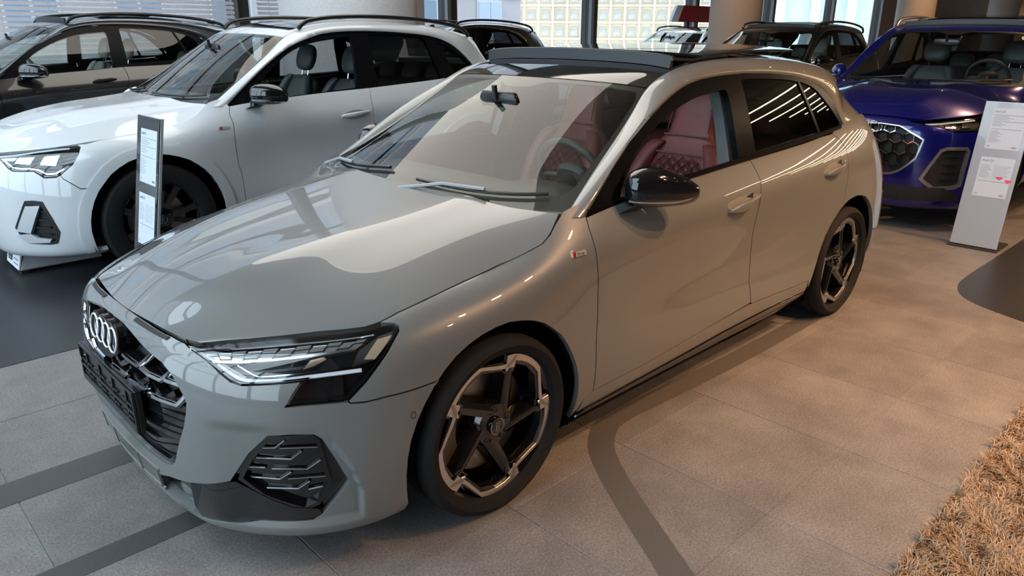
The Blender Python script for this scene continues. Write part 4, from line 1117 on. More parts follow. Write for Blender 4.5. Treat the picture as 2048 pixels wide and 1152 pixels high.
    # --- black corner: intake and blade
    for sg in (1, -1):
        q = lambda L: [(sg*u, v) for u, v in L]
        ob('intake_back', panel_mesh(W, q(blk), step=.03, depth=0, off=-.028), M_BLK, car)
        ob('corner_blade', panel_mesh(W, q(Fe['blade']), step=.018, depth=.02, off=-.004), M_BLK, car)
        it = Fe['intake']
        i2 = inset(np.array(it)*np.array([.18, .12]), .012)/np.array([.18, .12])
        ob('intake_frame', panel_mesh(W, q(it), [q(i2)], step=.02, depth=.03, off=-.006), M_BLK, car)
        for k in range(10):
            ribbon(W, q(Fe['zig%d' % k]), .011, -.026, .006).build('intake_fin', M_BLK, car)
            ribbon(W, q(Fe['zig%d' % k]), .0030, -.020, .0015).build('intake_chrome', M_CHROME, car)
    # chin under the grille: two raised lips with a channel and small fins between
    for v_, w_ in ((2.42, .016), (1.72, .014)):
        ribbon(W, [(u, v_+.06*abs(u)*.0) for u in np.linspace(-1.12, 1.12, 30)], w_, -.003, .005).build('chin_lip', PAINT, bumper, smooth=75)
    ob('chin_channel', panel_mesh(W, [(-1.05, 1.85), (1.05, 1.85), (1.05, 2.32), (-1.05, 2.32)], step=.04, edge=.02, depth=.001, off=.001), mat('channel_grey', (.09, .093, .092), .35, coat=.6), bumper)
    for u_ in (-1.05, -.45, .45, 1.05): ribbon(W, [(u_, 1.78), (u_, 2.38)], .008, -.002, .006).build('chin_fin', PAINT, bumper)
    # --- fender
    hed = Fe['hoodedge']
    ih = 5
    fend = split[::-1][:1]+[]
    fend = [hl[12]]+split[1:]+arch[:ia+1][::-1]+[(9.9, 1.7), (10.0, 2.2), Fe['silltop'][1]]+Fe['fdoor'][::-1][1:]+[(10.16, 8.6), (10.1, 9.0), (9.92, 9.0)]+hed[::-1][:len(hed)-5]+[hl[18], hl[17], hl[16], hl[15], hl[14], hl[13]]
    pair('front_fender', panel_mesh(W, fend, step=.02, depth=.02, gap=.002), PAINT, car)
    # --- doors, sill, quarter
    belt = [(10.13, 8.17), (10.9, 8.17), (11.5, 8.17), (12.29, 8.15), (13.0, 8.1), (13.49, 8.05), (14.0, 8.04), (14.55, 8.03)]
    st = Fe['silltop']
    fd = Fe['fdoor']; bd = Fe['bdoor']; rd = Fe['rdoor']; ar = Fe['archR']
    fdoor = fd[::-1]+belt[1:3]+bd+[(11.656, 2.58), (10.911, 2.415)]
    fdo = pair('front_door', panel_mesh(W, fdoor, step=.022, depth=.02, gap=.002), PAINT, car)
    jb = max(i for i in range(len(ar)) if ar[i][0] <= rd[-1][0]+.6 and i < 27 and ar[i][0] > rd[-1][0]-.05) if any(ar[i][0] > rd[-1][0]-.05 for i in range(len(ar))) else 14
    jb = min(range(8, len(ar)), key=lambda i: (ar[i][0]-rd[-1][0])**2+(.5*(ar[i][1]-rd[-1][1]))**2)
    rdoor = bd[::-1]+[belt[4], belt[5], belt[6]]+rd+ar[jb:-1]+[(13.72, 2.3), (13.25, 2.35), (12.358, 2.6)]
    rdo = pair('rear_door', panel_mesh(W, rdoor, step=.022, depth=.02, gap=.002), PAINT, car)
    sb = [(9.9, 1.4), (10.2, 1.5), (11, 1.68), (12, 1.85), (13, 1.78), (13.75, 1.62)]
    sill = [(9.93, 1.5)]+[(9.99, 2.2)]+[st[1], (10.911, 2.415), (11.656, 2.58), (12.358, 2.6), (13.25, 2.35), (13.72, 2.3)]+[(13.75, 1.9)]+sb[::-1][:-1]
    pair('side_sill', panel_mesh(W, sill, step=.025, depth=.02, gap=.0015), PAINT, car)
    skirt = [(9.95, .9), (10.05, 1.52), (10.3, 1.5), (11, 1.65), (12, 1.82), (13, 1.75), (13.7, 1.6), (13.8, .6), (13, .05), (11, .05), (10.2, .05)]
    pair('side_skirt', panel_mesh(W, skirt, step=.03, depth=.02, off=.006), M_BLK, car)
    quarter = rd+ar[:jb+1][::-1]+[(16.9, 1.9), (17.05, 2.6), (17.1, 4.6), (17.2, 6.2), (17.6, 7.2), (17.9, 8.0), (17.0, 8.4), (16, 8.4), (15, 8.35), (14.7, 8.2)]
    pair('quarter_panel', panel_mesh(W, quarter, step=.025, depth=.02, gap=.002), PAINT, car)
    rb = [(16.92, 1.9), (17.05, 2.6), (17.1, 4.6), (18.2, 4.7), (20, 4.6), (20, .1), (18, .1), (17, .3)]
    pair('rear_bumper', panel_mesh(W, rb, step=.03, depth=.02, gap=.002), PAINT, car)
    tlm = panel_mesh(W, [(17.12, 5.0), (17.2, 6.2), (17.4, 6.75), (18.6, 6.7), (18.9, 5.9), (18.3, 4.95)], step=.03, depth=.02)
    pair('tail_light', tlm, M_REDP, car)
    tg = [(17.5, 6.9), (17.7, 7.3), (17.95, 8.0), (18.1, 8.8), (20, 8.8), (20, 4.7), (18.4, 4.8), (19, 5.9), (18.7, 6.8)]
    pair('tailgate', panel_mesh(W, tg, step=.04, depth=.02, gap=.002), PAINT, car)
    # dark inner shell behind the shut lines
    shell = [(0, 7.4), (2, 7.3), (4, 7.6), (6, 7.4), (8, 7.6), (9, 7.7), (9.8, 8.6), (10.3, 8.0), (14, 7.9), (17, 8.2), (20, 8.4), (20, .1), (16.9, .3), (16.7, 1.8)]+ar+[(13.7, .3), (10.0, .3), (9.9, 1.3)]+arch+[(5.9, .6), (3, .2), (0, .2)]
    hl_in = inset(np.array(hl)*np.array([.15, .1]), -.004)/np.array([.15, .1])
    def shell_half(s):
        return [(s*u, v) for u, v in shell]
    pair('inner_shell', panel_mesh(W, shell, [hl_in, blk, [(.02, 3.0)]+Fe['grille'][::-1]+[(.02, 6.98)]], step=.06, edge=.03, depth=0, off=-.024), M_DARK, car)
    # --- headlights
    for sg in (1, -1):
        q = lambda L: [(sg*u, v) for u, v in L]
        e = empty('headlight', (0, 0, 0), 0, car)
        ob('lens', panel_mesh(W, q(hl), step=.02, depth=.006, gap=.004, off=-.002), M_LENS, e)
        ob('housing', panel_mesh(W, q(hl), step=.02, depth=0, off=-.05), mat('headlight_black', (.012, .012, .014), .18), e)
        hin = inset(np.array(hl)*np.array([.17, .11]), .012)/np.array([.17, .11])
        ob('bezel', panel_mesh(W, q(hl), [q(hin)], step=.02, depth=.045, off=-.006, gap=.004), M_BLK, e)
        top, pt, pb = Fe['hl_top'], Fe['hl_pix_top'], Fe['hl_pix_bot']
        ribbon(W, q(top), .012, -.022, .004, n=24).build('chrome_strip', M_CHROME, e, smooth=30)
        ribbon(W, q(Fe['hl_inner']), .03, -.03, .004, n=16).build('light_guide', mat('light_guide', (.82, .88, .95), .2, coat=.5), e, smooth=30)
        ribbon(W, q(pb), .009, -.020, .004, n=24).build('chrome_strip', M_CHROME, e, smooth=30)
        ribbon(W, q(Fe['hl_drl']), .012, -.018, .005, n=30).build('light_guide', MATS['light_guide'], e, smooth=30)
        ribbon(W, q(Fe['hl_line']), .004, -.02, .003, n=24).build('chrome_strip', M_CHROME, e, smooth=30)
        A = cr(pt, 12); B = cr(pb, 12)
        mpx = mat('prism_grey', (.62, .64, .66), .16, .85)
        for i in range(11):
            for r_ in range(3):
                t0, t1 = r_/3+.04, (r_+1)/3-.02
                sh = .35
                def L(ii, t):
                    ii = min(max(ii, 0), 11); k = int(min(ii, 10)); fr = ii-k
                    a = A[k]+(A[k+1]-A[k])*fr; b = B[k]+(B[k+1]-B[k])*fr
                    return a+(b-a)*t
                p = [L(i+.06-sh*t0+.3, t0), L(i+.94-sh*t0+.3, t0), L(i+.94-sh*t1+.3, t1), L(i+.06-sh*t1+.3, t1)]
                ob('light_pixel', panel_mesh(W, q([tuple(x) for x in p]), step=.05, edge=.03, depth=.012, off=-.024-.004*((i+r_) % 2)), mpx, e)
        ob('outer_prism', panel_mesh(W, q(Fe['hl_prism']), step=.02, depth=.02, off=-.014), M_CHROME, e)
        ob('amber_reflector', panel_mesh(W, q(Fe['hl_amber']), step=.02, depth=.004, off=-.011), mat('amber_clear', (.75, .62, .42), .15, .5), e)
        ob('low_beam_shade', panel_mesh(W, q(Fe['hl_low']), step=.02, depth=.02, off=-.02), mat('shade_bronze', (.55, .42, .30), .2, .8), e)
        ob('projector_lens', panel_mesh(W, q(Fe['hl_lens']), step=.02, depth=.02, off=-.026), mat('projector_dark', (.012, .013, .015), .06, coat=.8), e)
        ob('lower_edge_trim', panel_mesh(W, q(Fe['hl_edge']), step=.02, depth=.01, off=-.012), M_CHROME, e)
    # parking sensor rings and side badge
    su, sv = Fe['sensor'][0]
    for sg in (1, -1):
        ob('sensor', panel_mesh(W, [(sg*(su+.05*math.cos(a)), sv+.085*math.sin(a)) for a in np.linspace(0, 2*math.pi, 16, endpoint=False)], [[(sg*(su+.042*math.cos(a)), sv+.072*math.sin(a)) for a in np.linspace(0, 2*math.pi, 16, endpoint=False)]], step=.02, edge=.01, depth=.002, off=.001), M_DARK, bumper)
        bq = [(sg*u, v) for u, v in Fe['badge']]
        bd_ = ob('side_badge', panel_mesh(W, bq, step=.02, depth=.004, off=.004), mat('badge_silver', (.75, .72, .66), .25, .6), car)
        a, b, c_, d = [np.array(x) for x in bq]
        lp = lambda s, t: tuple((a+(b-a)*s)*(1-t)+(d+(c_-d)*s)*t)
        ob('badge_red', panel_mesh(W, [lp(.16, 0), lp(.34, 0), lp(.28, 1), lp(.10, 1)], step=.02, depth=.002, off=.0048), M_REDP, bd_)
        # lettering S line as thin raised strokes
        x0 = .40
        strokes = []
        for ch in 'Sline':
            w_ = .085
            if ch == 'S': segs = [[(1, .2), (0, .2), (0, .5), (1, .5), (1, .8), (0, .8)]]
            elif ch == 'l': segs = [[(.4, .15), (.4, .8)]]; w_ = .05
            elif ch == 'i': segs = [[(.4, .4), (.4, .8)]]; w_ = .05
            elif ch == 'n': segs = [[(.1, .8), (.1, .42), (.9, .42), (.9, .8)]]
            else: segs = [[(.1, .6), (.9, .6), (.9, .42), (.1, .42), (.1, .8), (.9, .8)]]
            for sgm in segs: strokes.append([lp(x0+w_*x, y) for x, y in sgm])
            x0 += w_+.025
        mbs = MB()
        for s in strokes:
            r_ = ribbon(W, s, .0014, .0042, .0008); mbs.add(r_.V, r_.F)
        mbs.build('badge_letters', M_DARK, bd_)
    # --- door handles
    for hk, dr in (('handF', fdo), ('handR', rdo)):
        L = np.array(Fe[hk]); c = L.mean(0)
        for i, sg in enumerate((1, -1)):
            cup = [(sg*u, v) for u, v in smoothpoly(L, 3)]
            ob('handle_cup', panel_mesh(W, cup, step=.02, edge=.01, depth=.003, off=.002), mat('grey_cup', (.25, .25, .24), .3, coat=.8), dr[i])
            u0, u1 = L[:, 0].min(), L[:, 0].max(); du = u1-u0
            vc = c[1]
            rg = []
            for t in np.linspace(0, 1, 11):
                u = u0+du*(.02+.98*t); v = np.interp(t, [0, .5, 1], [vc-.12, vc-.06, vc+.10])
                p = W(np.array(sg*u), np.array(v)); nn = W.normal(np.array(sg*u), np.array(v))
                hgt = np.interp(t, [0, .25, .6, .9, 1], [.006, .021, .018, .013, .004]); bow = math.sin(math.pi*t)*.022+.008
                rg.append(ring(p+nn*bow, nn*.010, np.array((0, 0, 1))*hgt, 2.4, 14))
            loft(rg).build('door_handle', PAINT, dr[i], smooth=60)
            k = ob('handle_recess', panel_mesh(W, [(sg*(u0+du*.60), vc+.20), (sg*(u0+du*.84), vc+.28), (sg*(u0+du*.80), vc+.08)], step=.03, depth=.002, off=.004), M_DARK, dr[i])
    # --- wheels
    WR, RR = .313, .259
    wp = wheel_parts(WR, RR, .235)
    for (cx, yy) in ((.02, -.772), (2.675, -.765)):
        for sg in (-1, 1):
            put_wheel(wp, car, (cx, yy if sg < 0 else -yy, WR), sg, rot=math.radians(3 if cx < 1 else -19))
    for cx, cz, r in ((.028, .295, .388), (2.685, .30, .40)):
        for sg in (-1, 1): arch_liner(cx, cz, r, .850, .52, car, sg)
    # --- windscreen
    ws = [(0, .12), (2, .12), (4, .0)]+[(4, v) for v in np.linspace(.3, 4, 14)]+[(3, 4), (2, 4), (1, 4), (0, 4)]
    ws = ws+[(-u, v) for u, v in ws[::-1] if u > 0]
    ob('windscreen', panel_mesh(G, ws, step=.03, depth=0, gap=.002), M_WIND, car)
    # black printed border
    bo = [(0, .02), (2, .02), (4, -.0)]+[(4, v) for v in np.linspace(.3, 4, 10)]+[(2, 4), (0, 4)]
    bo = bo+[(-u, v) for u, v in bo[::-1] if u > 0]
    bi = [(0, .55), (2, .56), (3.5, .62), (3.72, .85), (3.78, 2), (3.78, 3.5), (3.6, 3.80), (2, 3.86), (.7, 3.83), (.35, 3.55), (0, 3.5)]
    bi = bi+[(-u, v) for u, v in bi[::-1] if u > 0]
    ob('windscreen_border', panel_mesh(G, bo, [bi], step=.03, depth=.006, off=-.004), mat('frit_black', (.012, .012, .012), .5), car)
    # --- roof: black header, opening, rear glass
    bk = mat('roof_black', (.007, .0065, .006), .05, coat=.5)
    hdr = [(0, .02), (4, .02), (4, 1.55), (3.75, 1.35), (0, 1.35)]
    hdr = hdr+[(-u, v) for u, v in hdr[::-1] if u > 0]
    ob('roof_header', panel_mesh(Rf, hdr, step=.03, depth=.02, gap=.002), bk, car)
    rr_ = [(0, 2.95), (3.75, 2.95), (3.75, 1.35), (4, 1.5), (4, 7), (0, 7)]
    rr_ = rr_+[(-u, v) for u, v in rr_[::-1] if u > 0]
    ob('roof_panel', panel_mesh(Rf, rr_, step=.03, depth=.03, gap=.002), bk, car)
    sun = [(0, 2.42), (3.78, 2.42), (3.78, 4.55), (3.6, 4.72), (0, 4.72)]
    sun = sun+[(-u, v) for u, v in sun[::-1] if u > 0]
    sm = panel_mesh(Rf, sun, step=.04, depth=.012, off=.0, bulge=lambda uv: .012+.036*(uv[:, 1]-2.42)/2.3)
    ob('sunroof_glass', sm, bk, car)
    # wind deflector across the front of the opening
    u = np.linspace(-3.72, 3.72, 31); v = 1.42+0*u
    P = Rf(u, v); N = Rf.normal(u, v)
    rg = [[p+n*.0, p+n*.048+np.array((.012, 0, 0)), p+n*.052+np.array((.022, 0, 0)), p+n*.05+np.array((.032, 0, 0)), p+np.array((.02, 0, 0))] for p, n in zip(P, N)]
    loft(rg).build('wind_deflector', mat('deflector_grey', (.035, .037, .042), .45), car, smooth=40)
    for sg in (-1, 1):
        uu = np.full(12, sg*3.82); vv = np.linspace(1.42, 3.0, 12); P = Rf(uu, vv); N = Rf.normal(uu, vv)
        MB().tube([tuple(p+n*(.006+.035*max(0, 1-i/5))) for i, (p, n) in enumerate(zip(P, N))], .007, 8).build('deflector_arm', M_TRIM, car, smooth=40)
        MB().tube([tuple(p-n*.012) for p, n in zip(P, N)], .012, 8).build('sunroof_rail', M_TRIM, car, smooth=40)
    # --- side rail: A pillar, cant rail, C pillar
    R1 = NET['R1']+[(3.02, .58, 1.215), (3.03, .665, 1.13), (3.04, .72, 1.07)]
    r2 = [(.50, .925), (.65, 1.038), (.85, 1.17), (1.03, 1.256), (1.15, 1.302), (1.26, 1.334), (1.43, 1.356), (1.75, 1.363), (2.13, 1.341), (2.40, 1.289), (2.545, 1.21), (2.632, 1.09), (2.70, 1.055), (2.82, 1.06), (2.95, 1.06)]
    R2 = [dlo_f(np.array(x), np.array(z)) for x, z in r2]
    net = []
    for i, (a, b) in enumerate(zip(R1, R2)):
        a = np.array(a); b = np.array((b[0], -b[1], b[2])); m_ = (a+b)/2
        nrm = np.array((0, .75, .66)) if i < 10 else np.array((.25, .75, .55))
        if i < 4: nrm = np.array((-.35, .8, .45))
        d = np.linalg.norm(b-a); bl = .16*d if i < 11 else .06*d
        net.append([a-nrm*.012, a, a+(b-a)*.3+nrm*bl*.85, a+(b-a)*.65+nrm*bl*.9, b+nrm*.002, b-nrm*.02])
    Rl = Surf(net, kv=.5, centre=(1.5, 0, .9))
    rl = [(u, .75) for u in np.linspace(.0, 14, 40)]+[(14, 4.2)]+[(u, 4.2) for u in np.linspace(14, .0, 40)]
    pair('roof_side_rail', panel_mesh(Rl, rl, step=.02, depth=.01), PAINT, car)
    # --- window frame, side glass
    def zr(L): return np.array(L)
    dlo = [(.50, .925)]+[tuple(p) for p in Fe['r2'][:18]]+[(2.55, 1.048), (2.18, 1.022), (1.62, .998), (1.17, .977), (.8, .952)]
    wF = smoothpoly(Fe['winF'], 3, keep=(12, 15)); wR = smoothpoly(Fe['winR'], 3, keep=(0, 5, 7)); wQ = smoothpoly(Fe['winQ'], 3, keep=(0, 5))
    wf = mat('window_frame_black', (.006, .006, .007), .25, spec=.08)
    pair('window_frame', panel_mesh(DLO, dlo, [wF, wR, wQ], step=.03, depth=.03, off=-.002), wf, car)
    pair('rear_door_glass', panel_mesh(DLO, wR, step=.05, depth=0, off=-.008), M_PRIV, car)
    pair('rear_quarter_glass', panel_mesh(DLO, wQ, step=.05, depth=0, off=-.008), M_PRIV, car)
    ob('front_door_glass', flipped(panel_mesh(DLO, wF, step=.05, depth=0, off=-.008)), M_SIDE, car)   # the driver's window is down
    # shiny strip along the belt
    bl = [(x, float(np.polyval(_zb, x))+.012) for x in np.linspace(.52, 2.6, 30)]
    for sg in (1, -1):
        me = ribbon(DLO, bl, .022, -.002, .008).me('strip', smooth=30)
        ob('belt_strip', me if sg > 0 else flipped(me), wf, car)
    # --- door mirror
    mir = empty('door_mirror', (0, 0, 0), 0, car)
    A = np.array((.690, -.825, 1.0)); B = np.array((.945, -.975, .985)); d = (B-A); d /= np.linalg.norm(d)
    nrm = np.array((d[1], -d[0], 0)); nrm = nrm if nrm[1] < 0 else -nrm
    rg = []; rb_ = []
    for t, hu, hd, dep in ((0, .02, .045, .03), (.03, .048, .058, .055), (.10, .070, .062, .068), (.28, .088, .064, .076), (.45, .084, .063, .076), (.65, .066, .060, .070), (.82, .045, .053, .058), (.94, .026, .042, .042), (1.0, .012, .026, .02)):
        c = A+(B-A)*t
        n_ = 22; r_ = []
        for i in range(n_):
            a = 2*math.pi*i/n_; ca, sa = math.cos(a), math.sin(a)
            r_.append(c+nrm*dep*math.copysign(abs(ca)**.8, ca)*(1. if ca > 0 else .6)+np.array((0, 0, 1))*(hu if sa > 0 else hd)*math.copysign(abs(sa)**.85, sa))
        rg.append(r_)
    subsurf(loft(rg).build('mirror_cap', M_BLK, mir), 1)
    lr = []
    for t in np.linspace(.02, .99, 12):
        c = A+(B-A)*t; dep = np.interp(t, [0, .1, .4, .8, 1], [.045, .066, .076, .056, .02])
        lr.append(ring(c+nrm*dep*.2+np.array((0, 0, -.036+.024*max(0, t-.6)/.4)), nrm*dep*.84, np.array((0, 0, .0035)), 3, 12))
    loft(lr).build('indicator_strip', mat('indicator_grey', (.22, .22, .23), .3), mir, smooth=40)
    ft = []
    for t, c, a, b in ((0, (.69, -.822, .905), .05, .035), (.5, (.72, -.848, .922), .055, .04), (1, (.765, -.88, .955), .075, .045)):
        ft.append(ring(c, np.array((a, -.1*a, 0)), np.array((0, -b*.7, b*.5)), 2.4, 16))
    subsurf(loft(ft).build('mirror_foot', M_TRIM, mir), 1)
    m2 = empty('door_mirror', (0, 0, 0), 0, car)
    for ch in list(mir.children):
        n_ = mirrored(ch); n_.parent = m2
    # --- wipers and cowl
    cw = [(u, .0) for u in np.linspace(-3.9, 3.9, 20)]
    P = G(np.array([c[0] for c in cw]), np.full(20, .12))
    loft([[p+np.array((-.03, 0, -.03)), p+np.array((-.02, 0, -.006)), p+np.array((.02, 0, .004)), p+np.array((.02, 0, -.06))] for p in P]).build('cowl_panel', M_TRIM, car, smooth=40)
    for (u0, u1, v0, v1) in ((-.3, -3.2, .35, .55), (3.3, .6, .30, .50)):
        e = empty('wiper', (0, 0, 0), 0, car)
        t = np.linspace(0, 1, 14); uu = u0+(u1-u0)*t; vv = v0+(v1-v0)*t-.10*np.sin(math.pi*t)
        P = G(-uu, vv); N = G.normal(-uu, vv)
        MB().tube([tuple(p+n*.014) for p, n in zip(P, N)], .007, 6).build('wiper_blade', M_TRIM, e)
        a = P[7]+N[7]*.028; b = G(np.array(-(u0+.2)), np.array(.02))+np.array((-.02, 0, .012))
        MB().tube([tuple(b), tuple(b*.45+a*.55+np.array((0, 0, .02))), tuple(a)], .007, 6).build('wiper_arm', mat('wiper_grey', (.35, .36, .37), .35), e)
    # --- cabin
    red = leather('red_leather', (.25, .062, .055)); seam = leather('red_leather_dark', (.15, .032, .03))
    interior(car, 0., red, seam, mat('trim_anthracite', (.045, .047, .046), .5, noise=.1, nscale=60), True)
    pt = [(1.50, .99), (1.535, 1.2), (1.545, 1.31), (1.60, 1.315), (1.62, 1.2), (1.61, .99)]
    pair('pillar_trim', panel_mesh(DLO, pt, step=.05, depth=.05, off=-.045), mat('pillar_grey', (.13, .14, .15), .6), car)
    hd = [(0, .3), (3.6, .3), (3.6, 1.3), (0, 1.3)]; hd = hd+[(-u, v) for u, v in hd[::-1] if u > 0]
    ob('headliner', panel_mesh(Rf, hd, step=.1, depth=0, off=-.03), M_DARK, car)
    pair('door_card', panel_mesh(W, [(10.3, 7.9), (12.2, 7.9), (12.2, 3), (10.3, 3)], step=.08, depth=0, off=-.07), mat('door_card_grey', (.05, .05, .05), .6), car)
    rw = Field(lambda y, t: np.stack([3.06+.0*y+.16*t-.05*(y/.5)**2, y, 1.31-.23*t], -1))
    ob('rear_window', panel_mesh(rw, [(-.47, 0), (.47, 0), (.60, 1), (-.60, 1)], step=.1, edge=.05, depth=.01), M_PRIV, car)
    return car, W, G, Rf, PAINT
HATCH = build_hatch()
# ---------------------------------------------------------------- the sport utility cars around it
def build_suv(name, label, loc, PAINT, wp, F, RW=.355, RR=.255, seatc=(.10, .11, .12), rail=M_TRIM, roofm=None, detail=2, sun=False, rear_tint=None, mirror_m=None, grillm=M_BLK, open_front=False, style='twin', dzc=.14, far=False):
    car = empty(name, loc); tag(car, label, 'car')
    Z = warped(wp); W = Surf(Z['W'], mir=True, kv=.3)
    T = lambda k: np.swapaxes(Z[k], 0, 1)
    Hs = Surf(np.swapaxes(smooth_rows(Z['H'], 15), 0, 1), mir=True, ku=.7, kv=.5); G = Surf(T('G'), mir=True); Rf = Surf(T('R'), mir=True); D = Z['D']
    f = lambda k: F.get(k, FEAT.get(k))
    hl = f('headlight'); arch = f('archF'); ar = f('archR')
    st = 1.6 if far else 1.
    mirr = lambda L: [(-u, v) for u, v in L]
    # bumper / fender
    hood = [(0, 0), (5, 0)]+[(5+.30*min(max((v-5)/4, 0), 1), v) for v in np.linspace(0, 14, 29)[1:]]+[(u, 14) for u in (4, 3, 2, 1, 0)]
    hood = hood+[(-u, v) for u, v in hood[::-1] if u > 0]
    ob('hood', panel_mesh(Hs, hood, step=.03*st, edge=.02, depth=.02, gap=.003), PAINT, car)
    im = max(range(len(hl)), key=lambda i: hl[i][0]-.25*abs(hl[i][1]-5.3)) # outer lower corner
    low = min(range(len(hl)), key=lambda i: hl[i][1]*1.0-hl[i][0]*.6)
    if 'split' in F: sp = F['split']
    else: sp = [hl[low], (hl[low][0]+.5, hl[low][1]-.05), (6.7, 4.7)]
    ia = min(range(12, len(arch)), key=lambda i: (arch[i][0]-sp[-1][0])**2+(.5*(arch[i][1]-sp[-1][1]))**2)
    tip0 = min(range(len(hl)), key=lambda i: hl[i][0])
    # order the lamp outline from its inner tip along the lower edge
    L = hl[tip0:]+hl[:tip0]
    if L[1][1] > L[-1][1]: L = [L[0]]+L[1:][::-1]
    kl = min(range(len(L)), key=lambda i: (L[i][0]-sp[0][0])**2+(L[i][1]-sp[0][1])**2)
    half = [(0, 7.6), (max(.2, L[0][0]-.25), 7.55)]+L[:kl+1]+sp[1:]+arch[ia+1:]+[(6.0, .9), (5.95, 0), (5, 0), (4, 0), (3, 0), (2, 0), (1, 0), (0, 0)]
    full = half+[(-u, v) for u, v in half[::-1] if abs(u) > 1e-6]
    g0 = f('grille'); gr = [(0, g0[0][1])]+[p for p in g0 if p[0] > .02]+[(0, g0[-1][1])]
    grf = gr+[(-u, v) for u, v in gr[::-1] if abs(u) > 1e-6]
    blk = f('black')
    if name.startswith('blue') or 'plate' in F or True:
        pass
    if 'black' not in F: blk = f('intake')
    bump = ob('front_bumper', panel_mesh(W, full, [grf, blk, mirr(blk)], step=.03*st, edge=.015, depth=.03, gap=.002), PAINT, car)
    ob('grille_back', panel_mesh(W, grf, step=.05, depth=0, off=-.05), M_DARK, car)
    rimg = inset(np.array(grf)*np.array([.25, .12]), .014)/np.array([.25, .12])
    ob('grille_surround', panel_mesh(W, grf, [rimg], step=.03, edge=.015, depth=.03, off=.002, gap=.001), grillm, car)
    # honeycomb of the grille, each cell of its own
    if detail >= 1:
        v0, v1 = min(p[1] for p in gr), max(p[1] for p in gr); um = max(p[0] for p in gr)
        P = np.array(rimg)
        nv = 5 if detail > 1 else 4
        dv = (v1-v0)/nv; du = .42
        for j in range(nv+1):
            for i in range(-6, 7):
                cu, cv = (i+.5*(j % 2))*du, v0+(j+.3)*dv
                hx = np.array([(cu+.5*du*math.cos(t)*.98, cv+.62*dv*math.sin(t)) for t in np.radians([30, 90, 150, 210, 270, 330])])
                if not inpoly(np.array([(cu, cv)]), P)[0]: continue
                ok = inpoly(hx, P)
                hi = (hx-[cu, cv])*.84+[cu, cv]
                if ok.sum() < 4: continue
                ob('grille_cell', panel_mesh(W, hx, [hi], step=.2, edge=.03, depth=.025, off=-.018), M_BLK, car)
                seg = np.array([hx[3], hx[4], hx[5]])
                if ok[3:].all(): ribbon(W, seg, .012, -.016, .003).build('grille_chrome', M_CHROME, car)
    if detail >= 1:
        rings_emblem(float(W(np.array(0.), np.array(v1-.35*dv*2))[0])-.012, 0, float(W(np.array(0.), np.array(v1-.35*dv*2))[2]), .042, .004, car, M_CHROME)
    for sg in (1, -1):
        q = lambda A: [(sg*u, v) for u, v in A]
        e = empty('headlight', (0, 0, 0), 0, car)
        ob('lens', panel_mesh(W, q(hl), step=.03, edge=.015, depth=.006, gap=.003, off=-.002), M_LENS, e)
        ob('housing', panel_mesh(W, q(hl), step=.04, edge=.02, depth=0, off=-.045), M_DARK, e)
        hin = inset(np.array(hl)*np.array([.17, .11]), .012)/np.array([.17, .11])
        ob('bezel', panel_mesh(W, q(hl), [q(hin)], step=.03, edge=.015, depth=.04, off=-.006, gap=.004), M_BLK, e)
        hc = np.array(hl).mean(0)
        if detail >= 1:
            A = np.array(hl); umin, umax = A[:, 0].min(), A[:, 0].max()
            def vr(u):   # lower and upper limits of the lamp at u
                vs = []
                for (a, b), (c_, d) in zip(hin, np.roll(hin, -1, 0)):
                    if (a-u)*(c_-u) < 0: vs.append(b+(d-b)*(u-a)/(c_-a))
                return (min(vs), max(vs)) if len(vs) > 1 else None
            us = [u for u in np.linspace(umin, umax, 14) if vr(u)][1:-1]
            top = [(u, vr(u)[1]-.12) for u in us]; bot = [(u, vr(u)[0]+.10) for u in us]
            ribbon(W, q(top), .014, -.018, .004).build('light_guide', mat('light_guide', (.82, .88, .95), .2, coat=.5), e, smooth=30)
            ribbon(W, q(bot), .012, -.018, .004).build('chrome_strip', M_CHROME, e, smooth=30)
            for k in range(3):
                uu = us[len(us)//5+k*len(us)//4]; a, b = vr(uu)
                wd = (umax-umin)*.075
                pts = [(uu-wd, a+(b-a)*.30), (uu+wd*.9, a+(b-a)*.22), (uu+wd*1.2, a+(b-a)*.68), (uu-wd*.7, a+(b-a)*.74)]
                ob('lamp_reflector', panel_mesh(W, q(pts), step=.05, edge=.03, depth=.02, off=-.022), mat('reflector_chrome', (.7, .74, .8), .12, 1.), e)
        ob('intake_back', panel_mesh(W, q(blk), step=.05, edge=.02, depth=0, off=-.03), M_DARK, car)
        b2 = inset(np.array(blk)*np.array([.18, .12]), .022)/np.array([.18, .12])
        ob('intake_frame', panel_mesh(W, q(blk), [q(b2)], step=.03, edge=.02, depth=.03, off=.002, gap=.001), MATS['intake_satin'] if 'blackin' in F else M_TRIM, car)
        if 'plate' in F:
            ob('intake_blade', panel_mesh(W, q(F['plate']), step=.03, depth=.03, off=.004), mat('blade_silver', (.60, .62, .65), .3, .4), car)
            ob('intake_blade', panel_mesh(W, q(F['blade']), step=.03, depth=.02, off=.003), mat('blade_silver', (.60, .62, .65), .3, .4), car)
        bl = np.array(blk); lo, hi = bl.min(0), bl.max(0)
        for k in range(4):
            v = lo[1]+(hi[1]-lo[1])*(.25+.17*k)
            ribbon(W, q([(lo[0]+(hi[0]-lo[0])*.45, v), (lo[0]+(hi[0]-lo[0])*.78, v)]), .012, -.026, .012).build('intake_fin', M_TRIM, car)
